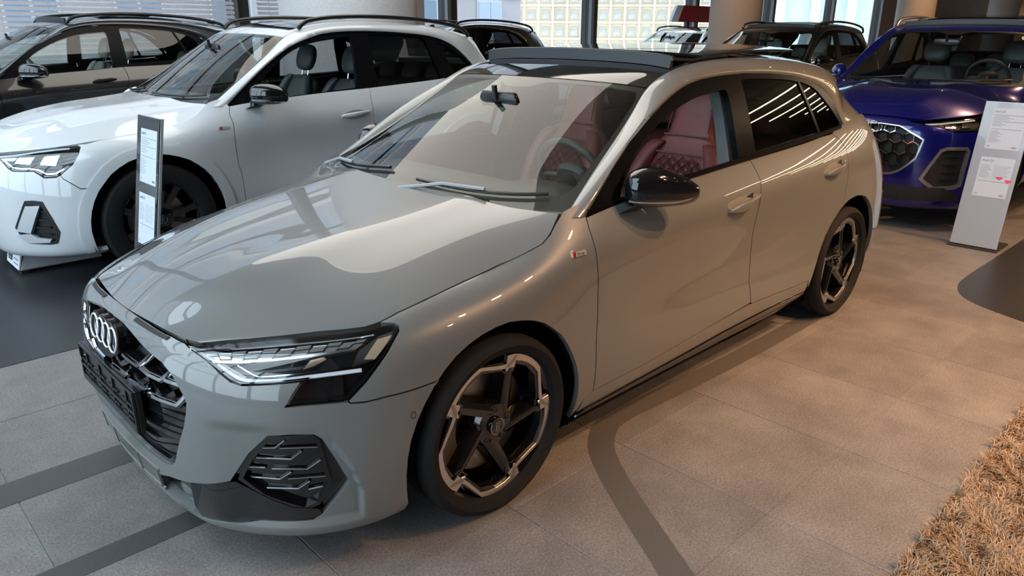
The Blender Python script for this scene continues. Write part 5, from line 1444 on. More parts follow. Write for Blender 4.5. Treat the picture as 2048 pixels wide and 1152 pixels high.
    if 'blackin' in F:
        lg = [(0, 2.75), (1.6, 2.7), (3.0, 2.75), (3.6, 2.4), (3.9, 1.9), (2, 1.75), (0, 1.75)]; lg = lg+[(-u, v) for u, v in lg[::-1] if u > 0]
        ob('lower_grille', panel_mesh(W, lg, step=.05, edge=.03, depth=.004, off=.003), mat('lower_mesh_black', (.010, .010, .011), .5, bump=.8, bscale=160), car)
    # sides
    fd = F.get('fdoor') or FEAT['fdoor']; bd = F.get('bdoor') or FEAT['bdoor']
    if 'fdoor' in F: fd = fd+[(10.28, 3.3), (10.28, 2.45)]
    if 'bdoor' in F: bd = bd+[(12.3, 5.0), (12.27, 3.6), (12.33, 2.6)]
    vb = fd[0][1]
    hed = [(1.836, 7.461), (2.7, 7.95), (3.34, 8.0), (4.3, 7.83), (5.285, 7.45), (5.657, 7.52), (6.2, 7.74), (6.976, 7.8), (7.918, 7.96), (8.68, 8.03), (9.2, 7.9), (9.45, 8.0), (9.616, 8.17), (9.77, 8.6)]
    top = [L[i] for i in range(kl+1, len(L))]
    tipu = max(L, key=lambda p: p[0])
    fend = [sp[0]]+sp[1:]+arch[:ia+1][::-1]+[(9.95, 1.7), (10.05, 2.2), (10.2, 2.4)]+fd[::-1]+[(10.2, 8.7), (10.1, 9.0), (9.92, 9.0)]+[p for p in hed[::-1] if p[0] > tipu[0]+.05]
    up = [p for p in L[kl+1:] if p[0] > sp[0][0]-.3][:0]
    # climb along the outer edge of the lamp back to the split
    seq = L[kl:]
    kt = max(range(len(seq)), key=lambda i: seq[i][0])
    kt2 = kt
    while kt2+1 < len(seq) and seq[kt2+1][0] > tipu[0]-.25: kt2 += 1
    fend = fend+[seq[i] for i in range(kt2, 0, -1)]
    pair('front_fender', panel_mesh(W, fend, step=.03*st, edge=.016, depth=.02, gap=.002), PAINT, car)
    B = lambda u: np.interp(u, [10.1, 12.3, 14.1, 15], [vb, vb-.08, vb-.2, vb-.25])
    um = (fd[0][0]+bd[0][0])/2
    fdoor = fd[::-1]+[(um-.4, B(um-.4)), (um+.4, B(um+.4))]+bd+[(11.656, 2.58), (10.911, 2.415)]
    fdo = pair('front_door', panel_mesh(W, fdoor, step=.03*st, edge=.016, depth=.02, gap=.002), PAINT, car)
    rd = [(14.5, B(14.5)), (14.75, 7.3), (14.85, 6.5), (14.75, 5.6), (14.6, 5.2)]
    jb = min(range(8, len(ar)), key=lambda i: (ar[i][0]-rd[-1][0])**2+(.5*(ar[i][1]-rd[-1][1]))**2)
    rdoor = bd[::-1]+[(13.0, B(13)), (13.8, B(13.8))]+rd+ar[jb:-1]+[(13.72, 2.3), (13.25, 2.35), (12.358, 2.6)]
    rdo = pair('rear_door', panel_mesh(W, rdoor, step=.03*st, edge=.016, depth=.02, gap=.002), PAINT, car)
    sill = [(9.93, 1.2), (10.05, 2.2), (10.2, 2.38), (10.911, 2.4), (11.656, 2.56), (12.358, 2.58), (13.25, 2.33), (13.7, 2.28), (13.8, 1.2), (13.8, .1), (10, .1)]
    pair('side_sill', panel_mesh(W, sill, step=.05, depth=.02, gap=.0015), PAINT, car)
    quarter = rd+ar[:jb+1][::-1]+[(16.9, 1.9), (17.05, 2.6), (17.1, 4.6), (17.2, 6.2), (17.6, 7.2), (17.9, 8.0), (17.0, 8.4), (16, 8.4), (15, 8.35), (14.7, 8.2)]
    pair('quarter_panel', panel_mesh(W, quarter, step=.04*st, edge=.02, depth=.02, gap=.002), PAINT, car)
    tailp = [(16.92, 1.9), (17.05, 2.6), (17.1, 4.6), (18.2, 4.7), (20, 4.6), (20, .1), (18, .1), (17, .3)]
    pair('rear_bumper', panel_mesh(W, tailp, step=.06, edge=.03, depth=.02, gap=.002), PAINT, car)
    pair('tail_light', panel_mesh(W, [(17.12, 5.0), (17.2, 6.2), (17.4, 6.75), (18.6, 6.7), (18.9, 5.9), (18.3, 4.95)], step=.05, edge=.03, depth=.02), M_REDP, car)
    pair('tailgate', panel_mesh(W, [(17.5, 6.9), (17.7, 7.3), (17.95, 8.0), (18.1, 8.8), (20, 8.8), (20, 4.7), (18.4, 4.8), (19, 5.9), (18.7, 6.8)], step=.06, edge=.03, depth=.02, gap=.002), PAINT, car)
    shell = [(0, 7.3), (2, 7.2), (4, 7.4), (6, 7.3), (8, 7.5), (9, 7.6), (9.8, 8.5), (10.3, 7.6), (14, 7.5), (17, 8.2), (20, 8.4), (20, .1), (16.9, .3), (16.7, 1.8)]+ar+[(13.7, .3), (10.0, .3), (9.9, 1.3)]+arch+[(5.9, .6), (3, .2), (0, .2)]
    hli = inset(np.array(hl)*np.array([.15, .1]), -.004)/np.array([.15, .1])
    pair('inner_shell', panel_mesh(W, shell, [hli, blk, [(.02, gr[-1][1])]+[p for p in gr[::-1] if p[0] > .05]+[(.02, gr[0][1])]], step=.1, edge=.05, depth=0, off=-.026), M_DARK, car)
    # arch mouldings
    for A, c, r in ((arch, f('archF'), None), (ar, f('archR'), None)):
        ctr = np.array(A).mean(0)
        A2 = [tuple(np.array((u, v))+np.array((np.sign(u-ctr[0])*0, 0))) for u, v in A]
        cx = W(np.array([p[0] for p in A]), np.array([p[1] for p in A]))
        mx, mz = (cx[0, 0]+cx[-1, 0])/2, (cx[:, 2].min()+.12)
        outer = []
        for (u, v), p in zip(A, cx):
            d = np.array((p[0]-mx, p[2]-mz)); d = d/np.linalg.norm(d)*.062
            # step outwards in the parameters
            e_ = 1e-3
            Ju = (W(np.array(u+e_), np.array(v))-p)/e_; Jv = (W(np.array(u), np.array(v+e_))-p)/e_
            M_ = np.array([[Ju[0], Jv[0]], [Ju[2], Jv[2]]])
            du = np.linalg.solve(M_, d); outer.append((u+du[0], max(.05, v+du[1])))
        pair('arch_moulding', panel_mesh(W, A+outer[::-1], step=.03, edge=.02, depth=.011, off=.010), PAINT, car)
    # handles, badge
    for dr, (u0, u1, vc) in ((fdo, (11.72, 12.12, 6.75) if 'hand' not in F else (min(p[0] for p in F['hand']), max(p[0] for p in F['hand']), np.mean([p[1] for p in F['hand']]))), (rdo, (13.72, 14.25, 6.85))):
        for i, sg in enumerate((1, -1)):
            rg = []
            for t in np.linspace(0, 1, 9):
                u = u0+(u1-u0)*t; v = vc+.06*t
                p = W(np.array(sg*u), np.array(v)); nn = W.normal(np.array(sg*u), np.array(v))
                rg.append(ring(p+nn*(.006+.024*math.sin(math.pi*t)), nn*.011, np.array((0, 0, 1))*np.interp(t, [0, .15, .8, 1], [.008, .017, .015, .006]), 2.6, 12))
            loft(rg).build('door_handle', PAINT, dr[i], smooth=60)
            cup = [(sg*(u0+(u1-u0)*(.5+.42*math.cos(a))), vc+.02+.26*math.sin(a)) for a in np.linspace(0, 2*math.pi, 18, endpoint=False)]
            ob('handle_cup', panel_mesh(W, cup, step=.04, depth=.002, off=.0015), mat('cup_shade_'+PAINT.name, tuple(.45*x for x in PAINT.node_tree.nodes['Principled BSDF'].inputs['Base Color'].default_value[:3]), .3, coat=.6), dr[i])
    if 'badge' in F:
        for sg in (1, -1):
            bq = [(sg*u, v) for u, v in F['badge']]
            bo_ = ob('side_badge', panel_mesh(W, bq, step=.02, depth=.004, off=.004), mat('badge_silver', (.75, .72, .66), .25, .6), car)
            a, b, c_, d = [np.array(x) for x in bq]
            lp = lambda s, t: tuple((a+(b-a)*s)*(1-t)+(d+(c_-d)*s)*t)
            ob('badge_red', panel_mesh(W, [lp(.16, 0), lp(.36, 0), lp(.30, 1), lp(.10, 1)], step=.02, depth=.002, off=.0048), M_REDP, bo_)
    # wheels
    wpz = wheel_parts(RW, RR, .235, style)
    kx = float(wp(np.array((1., 1., 1.)))[0]); hy = float(wp(np.array((0., .772, .5)))[1])
    xa = float(np.mean([W(np.array(p[0]), np.array(p[1]))[0] for p in (arch[0], arch[-1])])); xb = float(np.mean([W(np.array(p[0]), np.array(p[1]))[0] for p in (ar[0], ar[-1])]))
    for cx in (xa, xb):
        for sg in (-1, 1):
            put_wheel(wpz, car, (cx, -hy if sg < 0 else hy, RW), sg, rot=.3*cx)
            arch_liner(cx, RW+.01, RW+.085, hy+.085, .5, car, sg)
    # glass house
    ws = [(0, .12), (2, .12), (4, .0)]+[(4, v) for v in np.linspace(.3, 4, 10)]+[(3, 4), (2, 4), (1, 4), (0, 4)]
    ws = ws+[(-u, v) for u, v in ws[::-1] if u > 0]
    ob('windscreen', panel_mesh(G, ws, step=.06, edge=.03, depth=0, gap=.002), M_WIND, car)
    bo = [(0, .02), (2, .02), (4, 0)]+[(4, v) for v in np.linspace(.3, 4, 8)]+[(2, 4), (0, 4)]; bo = bo+[(-u, v) for u, v in bo[::-1] if u > 0]
    bi = [(0, .42), (2, .42), (3.55, .45), (3.75, .7), (3.8, 2), (3.8, 3.5), (3.6, 3.80), (2, 3.86), (.6, 3.83), (.3, 3.6), (0, 3.55)]; bi = bi+[(-u, v) for u, v in bi[::-1] if u > 0]
    ob('windscreen_border', panel_mesh(G, bo, [bi], step=.05, edge=.03, depth=.006, off=-.004), mat('frit_black', (.012, .012, .012), .5), car)
    P = G(np.linspace(-3.9, 3.9, 16), np.full(16, .12))
    loft([[p+np.array((-.03, 0, -.03)), p+np.array((-.02, 0, -.006)), p+np.array((.02, 0, .004)), p+np.array((.02, 0, -.06))] for p in P]).build('cowl_panel', M_TRIM, car, smooth=40)
    if detail >= 1:
        for (u0, u1, v0, v1_) in ((-.3, -3.2, .35, .55), (3.3, .6, .30, .50)):
            e = empty('wiper', (0, 0, 0), 0, car)
            t = np.linspace(0, 1, 10); uu = u0+(u1-u0)*t; vv = v0+(v1_-v0)*t-.10*np.sin(math.pi*t)
            Q = G(-uu, vv); N = G.normal(-uu, vv)
            MB().tube([tuple(p+n*.014) for p, n in zip(Q, N)], .007, 6).build('wiper_blade', M_TRIM, e)
    roof = [(0, .02), (4, .02), (4, 7), (0, 7)]; roof = roof+[(-u, v) for u, v in roof[::-1] if u > 0]
    pano = [(0, .75), (3.3, .75), (3.5, 1.0), (3.5, 5.2), (3.3, 5.5), (0, 5.5)]; pano = pano+[(-u, v) for u, v in pano[::-1] if u > 0]
    ob('roof_panel', panel_mesh(Rf, roof, [pano], step=.05, edge=.03, depth=.02, gap=.002), PAINT, car)
    ob('roof_glass', panel_mesh(Rf, pano, step=.06, edge=.03, depth=.01, gap=.003), mat('roof_black', (.007, .0065, .006), .05, coat=.5), car)
    if sun:
        sp_ = [(0, 2.4), (3.3, 2.4), (3.3, 4.6), (0, 4.6)]; sp_ = sp_+[(-u, v) for u, v in sp_[::-1] if u > 0]
        ob('sunroof_glass', panel_mesh(Rf, sp_, step=.08, edge=.03, depth=.012, bulge=lambda uv: .015+.035*(uv[:, 1]-2.4)/2.2), MATS['roof_black'], car)
        u = np.linspace(-3.2, 3.2, 15); Q = Rf(u, 1.0+0*u); N = Rf.normal(u, 1.0+0*u)
        loft([[p, p+n*.045+np.array((.012, 0, 0)), p+n*.045+np.array((.03, 0, 0)), p+np.array((.02, 0, 0))] for p, n in zip(Q, N)]).build('wind_deflector', MATS['deflector_grey'], car, smooth=40)
    R1 = [tuple(p) for p in Z['R1']]+[tuple(wp(np.array(p))) for p in ((3.02, .58, 1.215), (3.03, .665, 1.13), (3.04, .72, 1.07))]
    if 'r2' in F:
        R = F['r2']; s_ = np.linspace(0, 1, 40); rr = cr(R, 60)
        r2 = [(rr[0][0]-.03, rr[0][1]-.02)]
        for x in (.65, .85, 1.03, 1.15, 1.26, 1.43, 1.75, 2.13, 2.42): r2.append((x, float(np.interp(x, rr[:, 0], rr[:, 1]))))
        r2 += [(2.62, 1.245), (2.76, 1.13), (2.82, 1.08), (2.9, 1.07), (2.96, 1.06)]
    else: r2 = [(.50, .925), (.65, 1.038), (.85, 1.17), (1.03, 1.256), (1.15, 1.302), (1.26, 1.334), (1.43, 1.356), (1.75, 1.363), (2.13, 1.341), (2.40, 1.289), (2.545, 1.21), (2.632, 1.09), (2.70, 1.055), (2.82, 1.06), (2.95, 1.06)]
    net = []
    for i, (a, (x, z)) in enumerate(zip(R1, r2)):
        b = D(np.array(x), np.array(z)); a = np.array(a); b = np.array((b[0], -b[1], b[2]))
        nrm = np.array((0, .75, .66)) if i < 10 else np.array((.25, .75, .55))
        if i < 4: nrm = np.array((-.35, .8, .45))
        d = np.linalg.norm(b-a); bl = .16*d if i < 11 else .06*d
        net.append([a-nrm*.012, a, a+(b-a)*.3+nrm*bl*.85, a+(b-a)*.65+nrm*bl*.9, b+nrm*.002, b-nrm*.02])
    Rl = Surf(net, kv=.5, centre=(1.5, 0, .9))
    pair('roof_side_rail', panel_mesh(Rl, [(u, .75) for u in np.linspace(0, 14, 30)]+[(u, 4.2) for u in np.linspace(14, 0, 30)], step=.018 if not far else .035, edge=.012 if not far else .02, depth=.01), PAINT, car)
    for sg in (-1, 1):   # roof bars
        u = np.linspace(4.9, 10.4, 22); Q = Rl(u, 1.6+0*u); N = Rl.normal(u, 1.6+0*u)
        hgt = .012+.035*np.clip(np.minimum((u-4.9)/.5, (10.4-u)/.5), 0, 1)**.7
        o = MB().tube([tuple(p+n*h) for p, n, h in zip(Q, N, hgt)], .016, 10).build('roof_bar', rail, car, smooth=50)
        if sg > 0: o.data = flipped(o.data)
    zb_ = lambda x: float(np.polyval(_zb, x))
    if 'r2' in F:
        wF = smoothpoly(F['winF'], 3, keep=(7, 9, 0)); wR = smoothpoly(F['winR'], 3, keep=(0, 4, 6)); wQ = smoothpoly(F['winQ'], 3, keep=(0, 3))
        dlo = [(.50, .915)]+[tuple(p) for p in cr(F['r2'], 40)]+[(2.60, 1.03), (2.18, 1.0), (1.62, .978), (1.17, .957), (.8, .935)]
    else:
        wF = smoothpoly(FEAT['winF'], 3, keep=(12, 15)); wR = smoothpoly(FEAT['winR'], 3, keep=(0, 5, 7)); wQ = smoothpoly(FEAT['winQ'], 3, keep=(0, 5))
        dlo = [(.50, .925)]+[tuple(p) for p in FEAT['r2'][:18]]+[(2.55, 1.048), (2.18, 1.022), (1.62, .998), (1.17, .977), (.8, .952)]
    wfm = MATS['window_frame_black']
    pair('window_frame', panel_mesh(D, dlo, [wF, wR, wQ], step=.05, edge=.025, depth=.03, off=-.013), wfm, car)
    pair('rear_door_glass', panel_mesh(D, wR, step=.1, edge=.03, depth=0, off=-.018), rear_tint or M_PRIV, car)
    pair('rear_quarter_glass', panel_mesh(D, wQ, step=.1, edge=.03, depth=0, off=-.018), rear_tint or M_PRIV, car)
    fg = panel_mesh(D, wF, step=.1, edge=.03, depth=0, off=-.008)
    if open_front: ob('front_door_glass', flipped(fg), M_SIDE, car)
    else: pair('front_door_glass', fg, M_SIDE, car)
    # rear window
    rw = Field(lambda y, t: wp(np.stack([3.06+.0*y+.16*t-.12*(y/.5)**2*.4, y, 1.31-.23*t], -1)))
    ob('rear_window', panel_mesh(rw, [(-.50, 0), (.50, 0), (.62, 1), (-.62, 1)], step=.1, edge=.05, depth=.01), M_PRIV, car)
    # mirrors
    A = wp(np.array((.690, .845, .985)))*np.array((1, -1, 1)); B_ = A+np.array((.20, -.165, -.005)); d = B_-A; d /= np.linalg.norm(d)
    nrm = np.array((d[1], -d[0], 0)); nrm = nrm if nrm[1] < 0 else -nrm
    e = empty('door_mirror', (0, 0, 0), 0, car); rg = []
    for t, hu, hd, dep in ((0, .02, .03, .03), (.04, .055, .05, .06), (.15, .075, .06, .075), (.4, .085, .062, .08), (.65, .08, .06, .075), (.85, .06, .05, .062), (.96, .035, .036, .04), (1.0, .01, .02, .012)):
        c = A+(B_-A)*t; r_ = []
        for i in range(20):
            a = 2*math.pi*i/20; ca, sa = math.cos(a), math.sin(a)
            r_.append(c+nrm*dep*math.copysign(abs(ca)**.8, ca)*(1. if ca > 0 else .6)+np.array((0, 0, 1))*(hu if sa > 0 else hd)*math.copysign(abs(sa)**.85, sa))
        rg.append(r_)
    subsurf(loft(rg).build('mirror_cap', mirror_m or M_BLK, e), 1)
    loft([ring(A+(B_-A)*t+nrm*.02+np.array((0, 0, -.035)), nrm*.07*k, np.array((0, 0, .005)), 3, 12) for t, k in ((.03, .7), (.2, 1), (.6, 1), (.9, .75), (.98, .4))]).build('indicator_strip', M_CHROME, e, smooth=40)
    pz = wp(np.array((.70, .83, .905)))*np.array((1, -1, 1))
    loft([ring(pz, np.array((.05, 0, 0)), np.array((0, -.03, .01)), 2.6, 14), ring((pz+A+d*.07)/2+np.array((0, 0, -.03)), np.array((.045, 0, 0)), np.array((0, -.035, .01)), 2.6, 14), ring(A+d*.07+np.array((0, 0, -.045)), np.array((.06, -.03, 0)), np.array((0, -.04, .01)), 2.6, 14)]).build('mirror_foot', M_TRIM, e, smooth=50)
    e2 = empty('door_mirror', (0, 0, 0), 0, car)
    for ch in list(e.children): n_ = mirrored(ch); n_.parent = e2
    # aerial fin
    pf = Rf(np.array(0.), np.array(6.1))
    MB().hexa([pf+np.array(q) for q in ((-.08, -.02, 0), (.06, -.015, 0), (.06, .015, 0), (-.08, .02, 0), (.02, -.003, .05), (.06, -.003, .055), (.06, .003, .055), (.02, .003, .05))]).build('aerial_fin', M_TRIM, car, bev=.004)
    sm = leather('leather_'+name, seatc)
    interior(car, dzc, sm, sm, mat('trim_dark', (.03, .032, .035), .55, noise=.1, nscale=60), False, 1.02)
    return car
mat('intake_satin', (.30, .28, .27), .3, .7)
WHITE = build_suv('white_suv', 'white sport utility car with black roof bars, beside the grey hatchback', (.21, 3.42, 0), paint('glacier_white', (.60, .625, .65), rough=.35), suv_warp(1.01, 1.02, 1.0, .035), FEAT_WHITE, RW=.36, RR=.25, open_front=True, seatc=(.07, .08, .085), rear_tint=glass('grey_glass', (.33, .34, .34), 1.5, .02))
BLUE = build_suv('blue_suv', 'bright blue sport utility car behind the grey hatchback, seen from the front', (5.80, -.02, 0), paint('navarra_blue', (.004, .006, .15), rough=.2, metal=.35), suv_warp(1.04, 1.04, 1.035, .075), FEAT_BLUE, RW=.37, RR=.27, seatc=(.10, .10, .10), mirror_m=MATS['navarra_blue'], grillm=M_SATIN, rail=M_SATIN, sun=True, dzc=.19)
BLACKP = paint('mythos_black', (.006, .006, .007), rough=.3)
BLK1 = build_suv('black_suv', 'black sport utility car at the blinds, behind the white one', (-.40, 6.93, 0), BLACKP, suv_warp(1.01, 1.02, 1.03), {}, RW=.36, RR=.25, seatc=(.45, .44, .42), rear_tint=glass('pale_glass', (.62, .66, .64), 1.5, .02), sun=True, detail=1, far=True, dzc=.16)
BLK2 = build_suv('black_suv', 'black sport utility car between the hatchback roof and the blue one', (8.62, 3.30, 0), BLACKP, suv_warp(1.0, 1.02, 1.03), {}, RW=.36, RR=.25, seatc=(.12, .12, .12), sun=True, detail=0, far=True, dzc=.16)
BROWN = build_suv('brown_suv', 'dark brown car by the window behind the white car tailgate', (4.75, 7.0, 0), paint('dark_brown_paint', (.035, .016, .011), rough=.3, metal=.2), suv_warp(1.0, 1.0, 1.03), {}, RW=.36, RR=.25, detail=0, far=True, dzc=.14)
WHITE2 = build_suv('white_car', 'distant white car below the red sign board', (11.3, 6.85, 0), paint('far_white', (.68, .68, .68), rough=.35), suv_warp(1.0, 1.0, 1.0), {}, RW=.35, RR=.25, detail=0, far=True, dzc=.14)
# ---------------------------------------------------------------- street outside
def street():
    bx('street_pavement', (-40, RY1+.4, -.25), (60, RY1+200, -.15), mat('pavement', (.22, .21, .21), .8, noise=.1, nscale=2))
    bx('street_pavement_side', (-60, -60, -.25), (RX0-.4, RY1+200, -.15), mat('pavement', (.22, .21, .21), .8))
    y = RY1+15
    b = empty('street_house', (-3, y, 0)); tag(b, 'pale rendered apartment house across the street behind the slatted blinds', 'building')
    wl = mat('render_lilac', (.34, .31, .33), .8, noise=.05, nscale=1); bd = mat('render_cream', (.50, .46, .40), .8); wf = mat('window_white', (.42, .42, .43), .5)
    gp = mat('far_pane', (.16, .22, .30), .08, coat=1.)
    MB().box((-30, 0, -.2), (27.5, 12, 21)).build('wall', wl, b)
    fr = MB().box((-.75, -.06, 0), (.75, .05, 1.7)).me('fr'); pn = MB().box((-.31, -.08, .1), (.31, -.05, 1.6)).me('pn')
    for fl in range(6):
        z = 3.6*fl+.6 if fl else .6
        MB().box((-30, -.12, 3.3+3.3*fl-.35), (27.5, .02, 3.3+3.3*fl)).build('band', bd, b)
        for i in range(19):
            x = -28.5+3.0*i
            o = ob('window', fr, wf, b, (x, 0, 1.1+3.3*fl))
            for s in (-.36, .36): ob('pane', pn, gp, o, (s, 0, 0))
    t = empty('street_tower', (110, 150, 0)); tag(t, 'far cream office block with a grid of small windows beyond the glazing', 'building')
    tw = mat('tower_cream', (.36, .285, .19), .8, noise=.12, nscale=.25); tb = mat('tower_grid', (.44, .42, .38), .8)
    MB().box((0, 0, -6), (90, 20, 70)).build('wall', tw, t)
    wv = MB().box((-.62, -.1, -.75), (.62, .05, .75)).me('w'); gpm = mat('tower_pane', (.25, .225, .195), .3, noise=.25, nscale=.6)
    n = 0; rest = MB()
    for j in range(24):
        for i in range(36):
            x, z = 1.5+2.45*i, -4+2.7*j
            if 1 <= j <= 5 and i < 32: ob('window', wv, gpm, t, (x, 0, z))
            else: rest.box((x-.62, -.1, z-.75), (x+.62, .05, z+.75))
    r = rest.build('distant_windows', gpm, t); r['kind'] = 'stuff'
    for i in range(37): MB().box((.1+2.45*i, -.3, -6), (.45+2.45*i, 0, 62)).build('pier', tb, t)
    for j in range(9): MB().box((0, -.25, -5.4+2.7*j), (90, 0, -5.1+2.7*j)).build('ledge', tb, t)
    t.rotation_euler = (0, 0, math.radians(-50))
    t.location = (74, 118, 0)
    g = empty('street_glass_block', (75, 46, 0)); tag(g, 'pale blue glass building with vertical fins seen past the far pillars', 'building')
    MB().box((-18, 0, -2), (30, 10, 40)).build('glass_wall', mat('pale_glass_wall', (.36, .48, .54), .4), g)
    for i in range(16): MB().box((-18+3*i, -.5, -2), (-17.2+3*i, 0, 40)).build('fin', mat('fin_white', (.52, .54, .54), .6) if i % 3 else mat('fin_cream', (.52, .47, .38), .6), g)
    g.rotation_euler = (0, 0, math.radians(-65))
    g.location = (72, 22, 0)
street()

# ---------------------------------------------------------------- shag rug
def rug():
    X0, X1, Y0, Y1 = .10, 4.2, -3.6, -1.935
    e = empty('shag_rug', ((X0+X1)/2, (Y0+Y1)/2, 0)); tag(e, 'sandy brown shaggy rug at the lower right of the floor', 'rug')
    ox, oy = e.location.x, e.location.y
    MB().box((X0-ox, Y0-oy, .001), (X1-ox, Y1-oy, .008)).build('backing', mat('rug_base', (.10, .062, .038), .9), e)
    rng = np.random.default_rng(3)
    n1, n2 = 42000, 26000
    x = np.concatenate([rng.uniform(.4, 2.6, n1), rng.uniform(X0, X1, n2)]); y = np.concatenate([Y1-np.abs(rng.uniform(0, .75, n1)), rng.uniform(Y0, Y1, n2)])
    n = len(x)
    # tufts lean together
    cl = np.sin(x*31+np.sin(y*23)*2)+np.cos(y*37+np.sin(x*19)*2)
    a = cl*1.6+rng.normal(0, .8, n); L = rng.uniform(.022, .042, n); lean = rng.uniform(.25, 1.0, n)
    dx, dy = np.cos(a), np.sin(a); w = rng.uniform(.0011, .0019, n)
    b = a+math.pi/2+rng.normal(0, .5, n); wx, wy = np.cos(b)*w, np.sin(b)*w
    z0 = .006
    V = np.zeros((n, 6, 3)); 
    for k, (s, h, ww) in enumerate(((0, 0, 1.), (.45, .62, 1.), (1., .9, .5))):
        px = x+dx*L*lean*s**1.5; py = y+dy*L*lean*s**1.5; pz = z0+L*h*(1-.35*lean*s)
        V[:, 2*k] = np.stack([px-wx*ww-ox, py-wy*ww-oy, pz], -1); V[:, 2*k+1] = np.stack([px+wx*ww-ox, py+wy*ww-oy, pz], -1)
    I = (np.arange(n)*6)[:, None]
    Fq = np.concatenate([I+np.array([0, 1, 3, 2]), I+np.array([2, 3, 5, 4])], 0)
    me = bpy.data.meshes.new('pile'); me.vertices.add(n*6); me.vertices.foreach_set('co', V.reshape(-1))
    nf = len(Fq); me.loops.add(nf*4); me.loops.foreach_set('vertex_index', Fq.reshape(-1).astype(np.int32)); me.polygons.add(nf)
    me.polygons.foreach_set('loop_start', np.arange(nf, dtype=np.int32)*4); me.update(calc_edges=True)
    m = bpy.data.materials.new('rug_fibre'); m.use_nodes = True; nt = m.node_tree; bs = nt.nodes['Principled BSDF']; bs.inputs['Roughness'].default_value = .7
    g = nt.nodes.new('ShaderNodeNewGeometry'); rp = nt.nodes.new('ShaderNodeValToRGB'); rp.color_ramp.elements[0].color = (.22, .14, .08, 1); rp.color_ramp.elements[1].color = (.52, .375, .245, 1)
    nt.links.new(g.outputs['Random Per Island'], rp.inputs[0]); nt.links.new(rp.outputs[0], bs.inputs['Base Color'])
    o = ob('rug_pile', me, m, e); o['kind'] = 'stuff'
rug()

# ---------------------------------------------------------------- information stands
INK = mat('print_grey', (.16, .16, .18), .7); PAPER = mat('paper', (.62, .66, .72), .5)
def text(s, size, m, parent, loc, rot):
    cu = bpy.data.curves.new('print', 'FONT'); cu.body = s; cu.size = size; cu.extrude = .0002; cu.align_x = 'LEFT'
    t = bpy.data.objects.new('tmp', cu); link(t)
    me = bpy.data.meshes.new_from_object(t.evaluated_get(bpy.context.evaluated_depsgraph_get()))
    bpy.data.objects.remove(t); bpy.data.curves.remove(cu)
    o = ob('heading', me, None, parent, loc, rot); me.materials.clear(); me.materials.append(m)
    return o
def stand(loc, lean, face, label, title, marks, H=1.075, Wd=.315):
    e = empty('info_stand', loc); tag(e, label, 'sign')
    a = lean
    def pt(h, w, d=0):   # along the board, across, out of its face (towards -x)
        return (math.sin(a)*h-math.cos(a)*d, w, math.cos(a)*h+math.sin(a)*d+.006)
    def slab(name, h0, h1, w0, w1, d0, d1, m, par=e, bev=0.):
        return MB().hexa([pt(h0, w0, d0), pt(h0, w1, d0), pt(h0, w1, d1), pt(h0, w0, d1), pt(h1, w0, d0), pt(h1, w1, d0), pt(h1, w1, d1), pt(h1, w0, d1)]).build(name, m, par, bev=bev)
    hw = Wd/2
    slab('board', .012, H, -hw, hw, -.016, .0, mat('stand_silver', (.62, .64, .66), .35, .6), bev=.002)
    slab('front_glass', .014, H-.004, -hw+.003, hw-.003, .0, .005, face)
    MB().box((-.03, -hw-.01, 0), (.30, hw+.01, .012)).build('foot_plate', mat('stand_foot', (.03, .028, .027), .5), e, bev=.002)
    # two sheets; +w is the left of the reader (board faces -x)
    rot = (math.pi/2-0, 0, -math.pi/2)
    for k, (h0, h1) in enumerate(((.735, 1.03), (.385, .675))):
        w0, w1 = -hw+.03, hw-.065
        p = slab('paper', h0, h1, w0, w1, .005, .0062, PAPER)
        def line(hh, wa, wb, t=.0016, m=INK): slab('print_line', hh-t/2, hh+t/2, wb, wa, .0062, .0066, m, p)
        L = w1-.012; R_ = w0+.012
        if k == 0:
            for hh in (h1-.05, h1-.095, h1-.15): line(hh, L, R_, .0022)
            for i in range(9): line(h1-.165-.010*i, L, L-.05-.04*((i*7) % 5)/5, .002)
            for i in range(3): line(h1-.062-.010*i, L, L-.10-.03*(i % 2), .002); line(h1-.107-.010*i, L, L-.06-.03*(i % 2), .002)
        else:
            for i in range(9): line(h1-.060-.011*i, L-.0, L-.05-.03*((i*5) % 4)/4, .002); line(h1-.060-.011*i, L-.085, R_+.005+.01*(i % 3), .0015)
            line(h1-.175, L, R_, .0025)
        hd = text(title if k else title, .022 if k else .019, INK, p, pt(h1-.032, L, .0068), (math.pi/2-a, 0, -math.pi/2))
        for i in range(2): line(h0+.022-.008*i, L, L-.02+.006*i, .003)
        mb = MB()
        c = np.array(pt(h0+.02, R_+.022, .0068)); up = np.array(pt(1, 0))-np.array(pt(0, 0)); 
        rings_emblem(*c, .0052, .0007, p, INK, ax=(0, 1, 0), upv=tuple(up))
    if marks:
        pk = mat('pink_marker', (.85, .07, .16), .6)
        for (hh, ww) in ((.53, -.055), (.513, -.115)):
            poly = [(hh+.012*math.sin(t)*(1+.25*math.sin(3*t)), ww+.019*math.cos(t)*(1+.2*math.cos(2*t))) for t in np.linspace(0, 2*math.pi, 18, endpoint=False)]
            MB().prism(poly, lambda h, w, d: pt(h, w, d), .0064, .0072).build('pink_mark', pk, e)
    return e
stand((4.80, -1.008, 0), math.radians(10.8), mat('stand_white', (.40, .44, .49), .15, coat=.5), 'leaning white information stand with two printed sheets before the blue car', 'Audi Q5', True)
stand((-.19, 1.885, 0), math.radians(10.2), mat('stand_black', (.012, .013, .015), .08, spec=.35), 'leaning black glass information stand with printed sheets before the white car', 'Audi Q3', False, H=1.10, Wd=.335)

